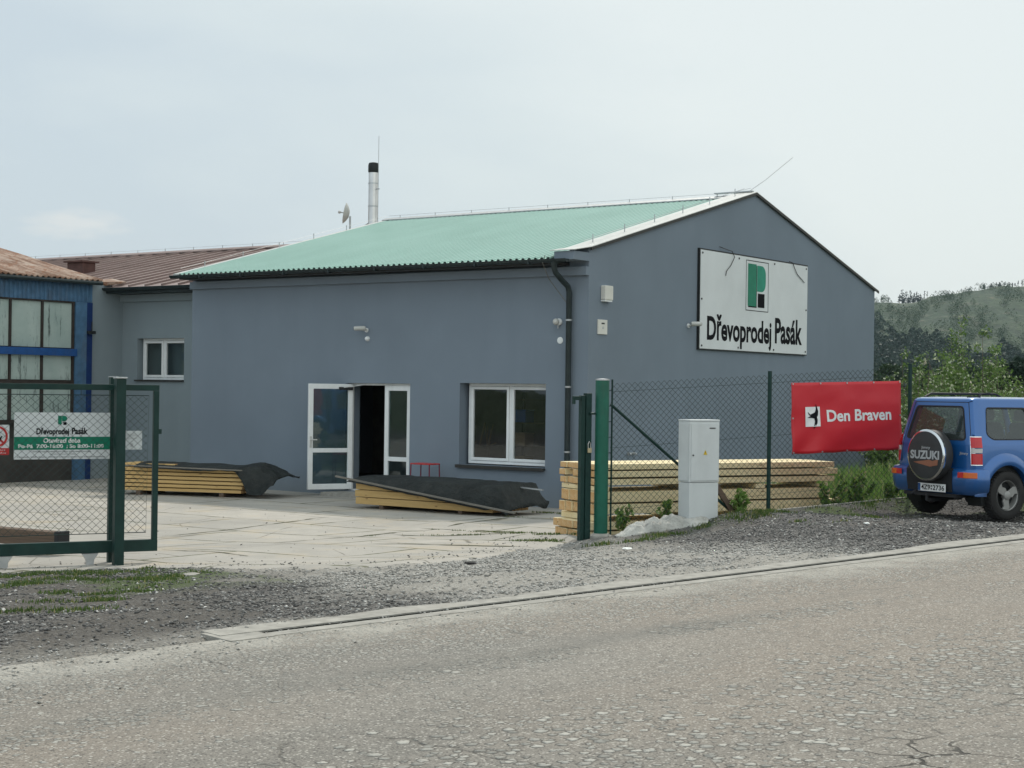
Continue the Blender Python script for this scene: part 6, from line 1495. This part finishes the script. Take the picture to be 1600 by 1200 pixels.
def shrub(u, v_top, Y, width, mat, label, seed, n=4200, leaf_=.055, name='shrub', group=None, zb=None):
    r = ray(u, 640); k = Y/r[1]; x, y = r[0]*k, Y; z0 = gz(x, y) if zb is None else zb
    rt = ray(u, v_top); ztop = CAM[2]+rt[2]*Y/rt[1]; H = ztop-z0
    t = empty(name, (x, y, z0), 0, label, 'shrub', group); rg = random.Random(seed)
    st_ = MB(); C_ = []; R_ = []
    ns = max(5, int(width*4))
    for i in range(ns):
        a = rg.random()*6.283; rr_ = (rg.random()**.6)*width/2; h = H*(.62+.38*rg.random())*(1-.35*(rr_/(width/2))**2) if i else H
        if i == 0: rr_ = .05
        tip = (rr_*math.cos(a), rr_*math.sin(a), h); mid = (tip[0]*.45+rg.uniform(-.1, .1), tip[1]*.45, h*.5)
        st_.tube([(tip[0]*.1, tip[1]*.1, -.05), mid, tip], .02, 5, radii=[.025, .016, .004])
        for q in range(9):
            f = .12+.88*q/8; bx = tip[0]*min(1, f*1.1); by = tip[1]*min(1, f*1.1); rad_ = (.36*(1.15-f*.72))*(.7+.6*rg.random())*min(1.6, width/2)
            C_.append((bx+rg.uniform(-.14, .14), by+rg.uniform(-.14, .14), h*f)); R_.append(max(.06, rad_))
    st_.build('stem', M['bark'], t, smooth='all'); leafcloud('foliage', C_, R_, n, leaf_, M[mat], seed, t, shell=.2)
    return t
SH = [(1376, 598, 42, 2.2, 'shrub', 'loose light green shrub touching the right corner of the hall', 4200), (1410, 552, 41, 2.0, 'shrub', 'slim upright green shrub behind the right end of the red banner', 4200),
      (1436, 562, 38.5, 2.2, 'shrub', 'leafy shrub with pale leaf undersides just left of the last fence post', 4600), (1468, 556, 40, 2.4, 'shrub', 'broad green shrub between the last fence post and the tallest willow', 4600),
      (1497, 502, 45, 2.6, 'shrub', 'tallest fresh green willow shrub above the car roof', 6000), (1531, 520, 43, 2.2, 'shrub', 'tall thin green willow shrub right of the tallest one', 4800),
      (1452, 566, 37, 1.5, 'shrub_pale', 'shrub with whitish dry leaves in the middle of the thicket', 2600), (1378, 625, 36.5, 1.6, 'shrub_pale', 'low shrub with pale whitish leaves close to the hall corner', 2400),
      (1556, 578, 41, 2.4, 'shrub', 'rounded shrub behind the rear of the blue car roof', 4200), (1588, 592, 47, 2.6, 'shrub', 'low wide shrub at the right edge of the thicket', 3600), (1400, 640, 35, 2.2, 'shrub', 'dense low shrub under the banner level right of the hall', 4200), (1500, 585, 38, 3.0, 'shrub', 'wide mid green shrub directly above the rear window of the car', 5200), (1520, 596, 36, 2.2, 'shrub_pale', 'shrub with scattered whitish leaves just above the car roof', 2600)]
for i, (u, v, Y, w, m_, lab, n) in enumerate(SH): shrub(u, v, Y, w, m_, lab, 100+i, int(n*1.5))
# dense darker trees further back at the right edge
def tree(u, v_top, Y, width, mat, label, seed, n=5000, leaf_=.16, group=None, z0=0., name='tree'):
    r = ray(u, 640); x = r[0]*Y/r[1]; rt = ray(u, v_top); H = CAM[2]+rt[2]*Y/rt[1]-z0
    t = empty(name, (x, Y, z0), 0, label, 'tree', group); rg = random.Random(seed); C_ = []; R_ = []; st_ = MB()
    st_.tube([(0, 0, -.2), (.1, .1, H*.5), (.0, 0, H*.9)], .15, 7, radii=[.03*H, .018*H, .006*H])
    for i in range(34):
        f = .18+.8*rg.random(); a = rg.random()*6.283; rr_ = (width/2)*math.sin(math.pi*min(.98, f**.75))*rg.random()**.5; p = (rr_*math.cos(a), rr_*math.sin(a), H*f)
        st_.tube([(0, 0, H*f*.7), p], .02, 4, radii=[.008*H, .003*H]); C_.append(p); R_.append(min(width, H)*(.08+.08*rg.random()))
    C_.append((0, 0, H*.9)); R_.append(H*.07)
    st_.build('trunk', M['bark'], t, smooth='all'); leafcloud('crown', C_, R_, n, leaf_, M[mat], seed, t, shell=.3); return t
TR = [(1592, 562, 85, 6, 'dark green tree at the right edge of the photo behind the thicket'), (1560, 574, 95, 9, 'dark rounded tree behind the willow shrubs, left of the one at the right edge'), (1520, 578, 110, 11, 'hazy green tree behind the tallest willow shrub'), (1475, 575, 120, 11, 'hazy dark tree seen between the willow shrubs'), (1425, 572, 115, 11, 'hazy dark tree behind the shrubs near the last fence post'), (1385, 574, 105, 10, 'hazy dark tree close to the right corner of the hall'), (1625, 560, 100, 10, 'dark tree mostly outside the right edge of the photo')]
for i, (u, v, Y, w, lab) in enumerate(TR): tree(u, v, Y, w, 'forest_lite' if i % 2 else 'forest', lab, 300+i, 9000, .11, None, 1.2)
# meadow strip behind the car, weeds by the fence
rg = np.random.default_rng(5)
mx_ = np.stack([rg.uniform(10, 30, 16000), rg.uniform(46, 75, 16000)], 1); mx_ = mx_[(mx_[:, 0]/mx_[:, 1] > .22)]
tag(blades('meadow_grass', mx_, .95, .09, M['meadow'], 17, spread=.5, zfun=lambda x, y: ground_h(x, y)), 'tall yellow green meadow behind the parked car', 'grass', kind='stuff')
sp_w = []
for a, b, rx, ry in [(12.9, 17.9, .4, .15), (13.6, 17.85, .5, .15), (14.4, 17.9, .5, .15), (15.2, 17.95, .6, .25), (16.0, 18.3, .9, .5), (17.2, 18.6, 1.2, .6), (19, 19, 1.5, .8), (11.4, 17.75, .4, .1), (15.6, 19.2, .8, .5), (17, 21, 2, 1.2), (20, 22, 3, 2)]:
    p = P28(a, b); sp_w.append((p.x, p.y, rx, ry, FA))
tag(blades('tall_weeds', patch_pts(sp_w, 330, 9), .30, .016, M['weed'], 19, spread=.6, zfun=lambda x, y: np.maximum(ground_h(x, y), zfence(x*D28[0]+y*D28[1])-.25)), 'tall weeds and grass growing along the inside of the mesh fence', 'weeds', kind='stuff')
def weed(a, b, h, w, label, seed, n=260, zb=None):
    p = P28(a, b); z = gz(p.x, p.y) if zb is None else zb; t = empty('weed_plant', (p.x, p.y, z), 0, label, 'plant'); rg = random.Random(seed); C_ = []; R_ = []; st_ = MB()
    for i in range(7):
        a_ = rg.random()*6.283; r_ = rg.random()*w/2; tip = (r_*math.cos(a_), r_*math.sin(a_), h*(.5+.5*rg.random())); st_.tube([(0, 0, -.03), (tip[0]*.5, tip[1]*.5, tip[2]*.6), tip], .005, 4)
        for f in (.35, .6, .8, 1): C_.append(tuple(c*f for c in tip)); R_.append(.06)
    st_.build('stem', M['weed'], t); leafcloud('leaves', C_, R_, n, .045, M['weed'], seed, t, shell=.1)
weed(12.72, 17.45, .30, .30, 'bright green leafy weed at the foot of the grey cabinet', 1, 320)
weed(14.55, 17.85, .42, .5, 'leafy weed behind the edging in front of the right half of the beam stack', 2, 380, .5)
weed(15.05, 17.85, .50, .6, 'tallest leafy weed at the right end of the beam stack', 3, 480, .55)
weed(15.6, 17.8, .36, .5, 'low leafy weed below the right end of the red banner', 4, 360, .6)
weed(11.1, 17.75, .35, .3, 'sparse weed behind the mesh just right of the round gate post', 5, 160, .3)
weed(11.75, 17.72, .38, .25, 'reddish green weed behind the mesh left of the grey cabinet', 6, 140, .35)
# pale rubble beside the hall corner
def reg_rub(rg, n):
    P = np.stack([rg.uniform(8.0, 10.6, n), rg.normal(34.5, 1.0, n)], 1); return P
tag(scatter_gravel('rubble', 900, reg_rub, (.03, .12), M['stone'], 33, {'light': lambda x, y: np.ones(len(x))*1.}, .3, lambda x, y: ground_h(x, y)+.28), 'pale broken rubble lying beside the right corner of the hall', 'rubble', kind='stuff')

# ------------------------------------------------------------------ hill and far woods
def hill_h(az, r):
    azd = np.degrees(az); top = np.interp(azd, [-12, 0, 6, 12.7, 14.3, 15.2, 15.7, 16.5, 17.8, 24, 34], [.006, .012, .032, .0545, .0560, .0600, .0620, .0635, .0640, .058, .04])*1150+2.15
    t = sst(560, 1150, r)**1.15; n_ = (fbm(azd*1.3, r/110., 70, 4)-.5)*9*sst(400, 700, r)*sst(1300, 1000, r)
    return -1+(top+1)*t+n_-(np.maximum(r-1200, 0)*.05)
azs = np.radians(np.linspace(-12, 34, 150)); rs_ = np.concatenate([np.linspace(380, 1200, 60), np.linspace(1230, 1700, 8)])
A_, R_g = np.meshgrid(azs, rs_); X = np.sin(A_)*R_g; Y = np.cos(A_)*R_g; Z = hill_h(A_, R_g)
nx = len(azs); i, j = np.meshgrid(np.arange(len(rs_)-1), np.arange(nx-1), indexing='ij'); a = (i*nx+j).ravel()
def hill_mat():
    t = NT('cleared_hillside'); c = t.coord(); n1_ = t.noise(.012, c, 6, .6); n2_ = t.noise(.07, c, 6, .7)
    cc = t.mix(t.rng(n1_, .4, .6), (.026, .055, .024), (.050, .080, .032)); cc = t.mix(t.rng(n2_, .54, .68, 0, .8), cc, (.15, .135, .095)); cc = t.mix(t.rng(n2_, .47, .34, 0, .8), cc, (.014, .026, .015)); n3_ = t.noise(.35, c, 5, .75); cc = t.mix(t.rng(n3_, .52, .42, 0, .8), cc, (.012, .024, .013)); cc = t.mix(t.rng(n3_, .58, .66, 0, .6), cc, (.13, .13, .085))
    t.set(color=cc, rough=.95, normal=t.bump(n2_, 1, 2)); return t.m
M['hill'] = hill_mat()
tag(np_mesh('hill', np.stack([X, Y, Z], -1).reshape(-1, 3), np.stack([a, a+1, a+nx+1, a+nx], 1), M['hill'], smooth=True), kind='structure')
def woods(name, n, reg, hh, mat, label, seed, quads=46):
    rg = np.random.default_rng(seed); az, r = reg(rg, n); n = len(az); x = np.sin(az)*r; y = np.cos(az)*r; z = hill_h(az, r); H = hh[0]+(hh[1]-hh[0])*rg.random(n); Wd_ = H*(.28+.12*rg.random(n))
    f = rg.random((n, quads)); th = rg.random((n, quads))*6.283; prof = np.sin(np.pi*np.clip(f, .05, .97)**.8)
    px_ = x[:, None]+np.cos(th)*prof*Wd_[:, None]; py_ = y[:, None]+np.sin(th)*prof*Wd_[:, None]; pz = z[:, None]+H[:, None]*(.15+.85*f)
    P = np.stack([px_, py_, pz], -1).reshape(-1, 3); m = len(P); s = np.repeat(H, quads)[:, None]*.042*(.6+.8*rg.random((m, 1)))
    a_ = rg.normal(size=(m, 3)); a_ /= np.linalg.norm(a_, axis=1)[:, None]; b_ = np.cross(a_, rg.normal(size=(m, 3))); b_ /= np.linalg.norm(b_, axis=1)[:, None]
    V = np.stack([P-a_*s, P+b_*s, P+a_*s, P-b_*s], 1).reshape(-1, 3)
    return tag(np_mesh(name, V, 4*np.arange(m)[:, None]+np.arange(4)[None], mat), label, 'woods', kind='stuff')
def reg_low(rg, n):
    az = np.radians(rg.uniform(7, 24, n*2)); r = rg.uniform(520, 960, n*2); k = (r < 835+120*(fbm(np.degrees(az)*.8, r/200, 5, 3)-.5)*2 - 70*sst(14, 17, np.degrees(az))); return az[k][:n], r[k][:n]
woods('dense_woods', 1900, reg_low, (9, 14), M['forest'], 'dark dense woods covering the foot of the far hill', 41, 170)
def reg_up(rg, n):
    az = np.radians(rg.uniform(8, 22, n*3)); r = rg.uniform(720, 1060, n*3); azd = np.degrees(az); dens = fbm(azd*1.1, r/90, 15, 4); k = dens > .40+.12*sst(15, 17, azd)*rg.random(len(dens)); return az[k][:n], r[k][:n]
woods('scrub_woods', 2400, reg_up, (2.2, 5.5), M['forest_lite'], 'scattered lighter scrub on the cleared upper slope of the far hill', 42, 70)
# single trees on the skyline
def sky_tree(u, v_top, full, label, seed, group=None):
    az = math.atan2(*ray(u, 600)[:2]); r = 1135.; x, y = math.sin(az)*r, math.cos(az)*r; z0 = float(hill_h(np.array(az), np.array(r)))
    rt = ray(u, v_top); H = CAM[2]+rt[2]*y/rt[1]-z0; H = max(H, 4.)
    t = empty('skyline_spruce', (x, y, z0-.3), 0, label, 'tree', group); rg = random.Random(seed); st_ = MB(); st_.tube([(0, 0, 0), (rg.uniform(-.1, .1), 0, H*.5), (rg.uniform(-.2, .2), 0, H)], .1, 5, radii=[.20, .15, .05])
    C_ = []; R_ = []; top = .28 if full else .55
    for i in range(26 if full else 13):
        f = top+(1-top)*rg.random(); w_ = H*(.20 if full else .10)*(1.15-f)*2*rg.random(); a_ = rg.random()*6.283; C_.append((w_*math.cos(a_), w_*math.sin(a_), H*f)); R_.append((.9 if full else .5)*(1.2-f)+.15)
    st_.build('trunk', M['dead_wood'], t); leafcloud('crown', C_, R_, 420 if full else 90, .42, M['conifer'], seed, t, shell=.1, long=1.2)
    for k in range(0): pass
gA = 'bare spruces standing in a row on the skyline at the right'
for k, (u, v) in enumerate([(1536, 451), (1547, 447), (1555, 449), (1560, 448), (1568, 444), (1575, 445), (1580, 446), (1589, 438), (1595, 437), (1602, 440), (1584, 443)]): sky_tree(u, v, k in (0, 1, 3), 'thin half bare spruce in the row on the skyline at the right edge', 500+k, gA)
gB = 'dense dark spruces clustered on the skyline near the hall'
for k, (u, v) in enumerate([(1404, 460), (1408, 452), (1414, 453), (1421, 452), (1427, 457), (1431, 455), (1436, 459), (1410, 466), (1418, 464), (1425, 466), (1433, 466)]): sky_tree(u, v, True, 'dark full spruce in the dense cluster on the skyline right of the hall', 520+k, gB)
sky_tree(1376, 461, False, 'lone thin spruce on the skyline nearest to the hall roof corner', 540); sky_tree(1387, 463, False, 'very thin bare tree on the skyline between the hall and the spruce cluster', 541)
sky_tree(1443, 454, False, 'thin spruce at the right side of the skyline cluster, left of its twin', 542); sky_tree(1447, 455, False, 'outermost thin spruce right of the dense skyline cluster', 543)
print('all done', len(bpy.data.objects))

# ------------------------------------------------------------------ thin haze over the whole place
hz = MB().box(-3500, 3500, -3500, 3500, -9, 105)
def haze_mat():
    t = NT('haze'); t.t.nodes.remove(t.b); v = t.n('ShaderNodeVolumePrincipled', {'Color': (.66, .82, .95, 1), 'Density': HAZE, 'Anisotropy': .2}); t.t.links.new(v.outputs[0], t.out.inputs['Volume']); return t.m
HAZE = .00008
tag(hz.build('haze', haze_mat()), None, None, kind='stuff')
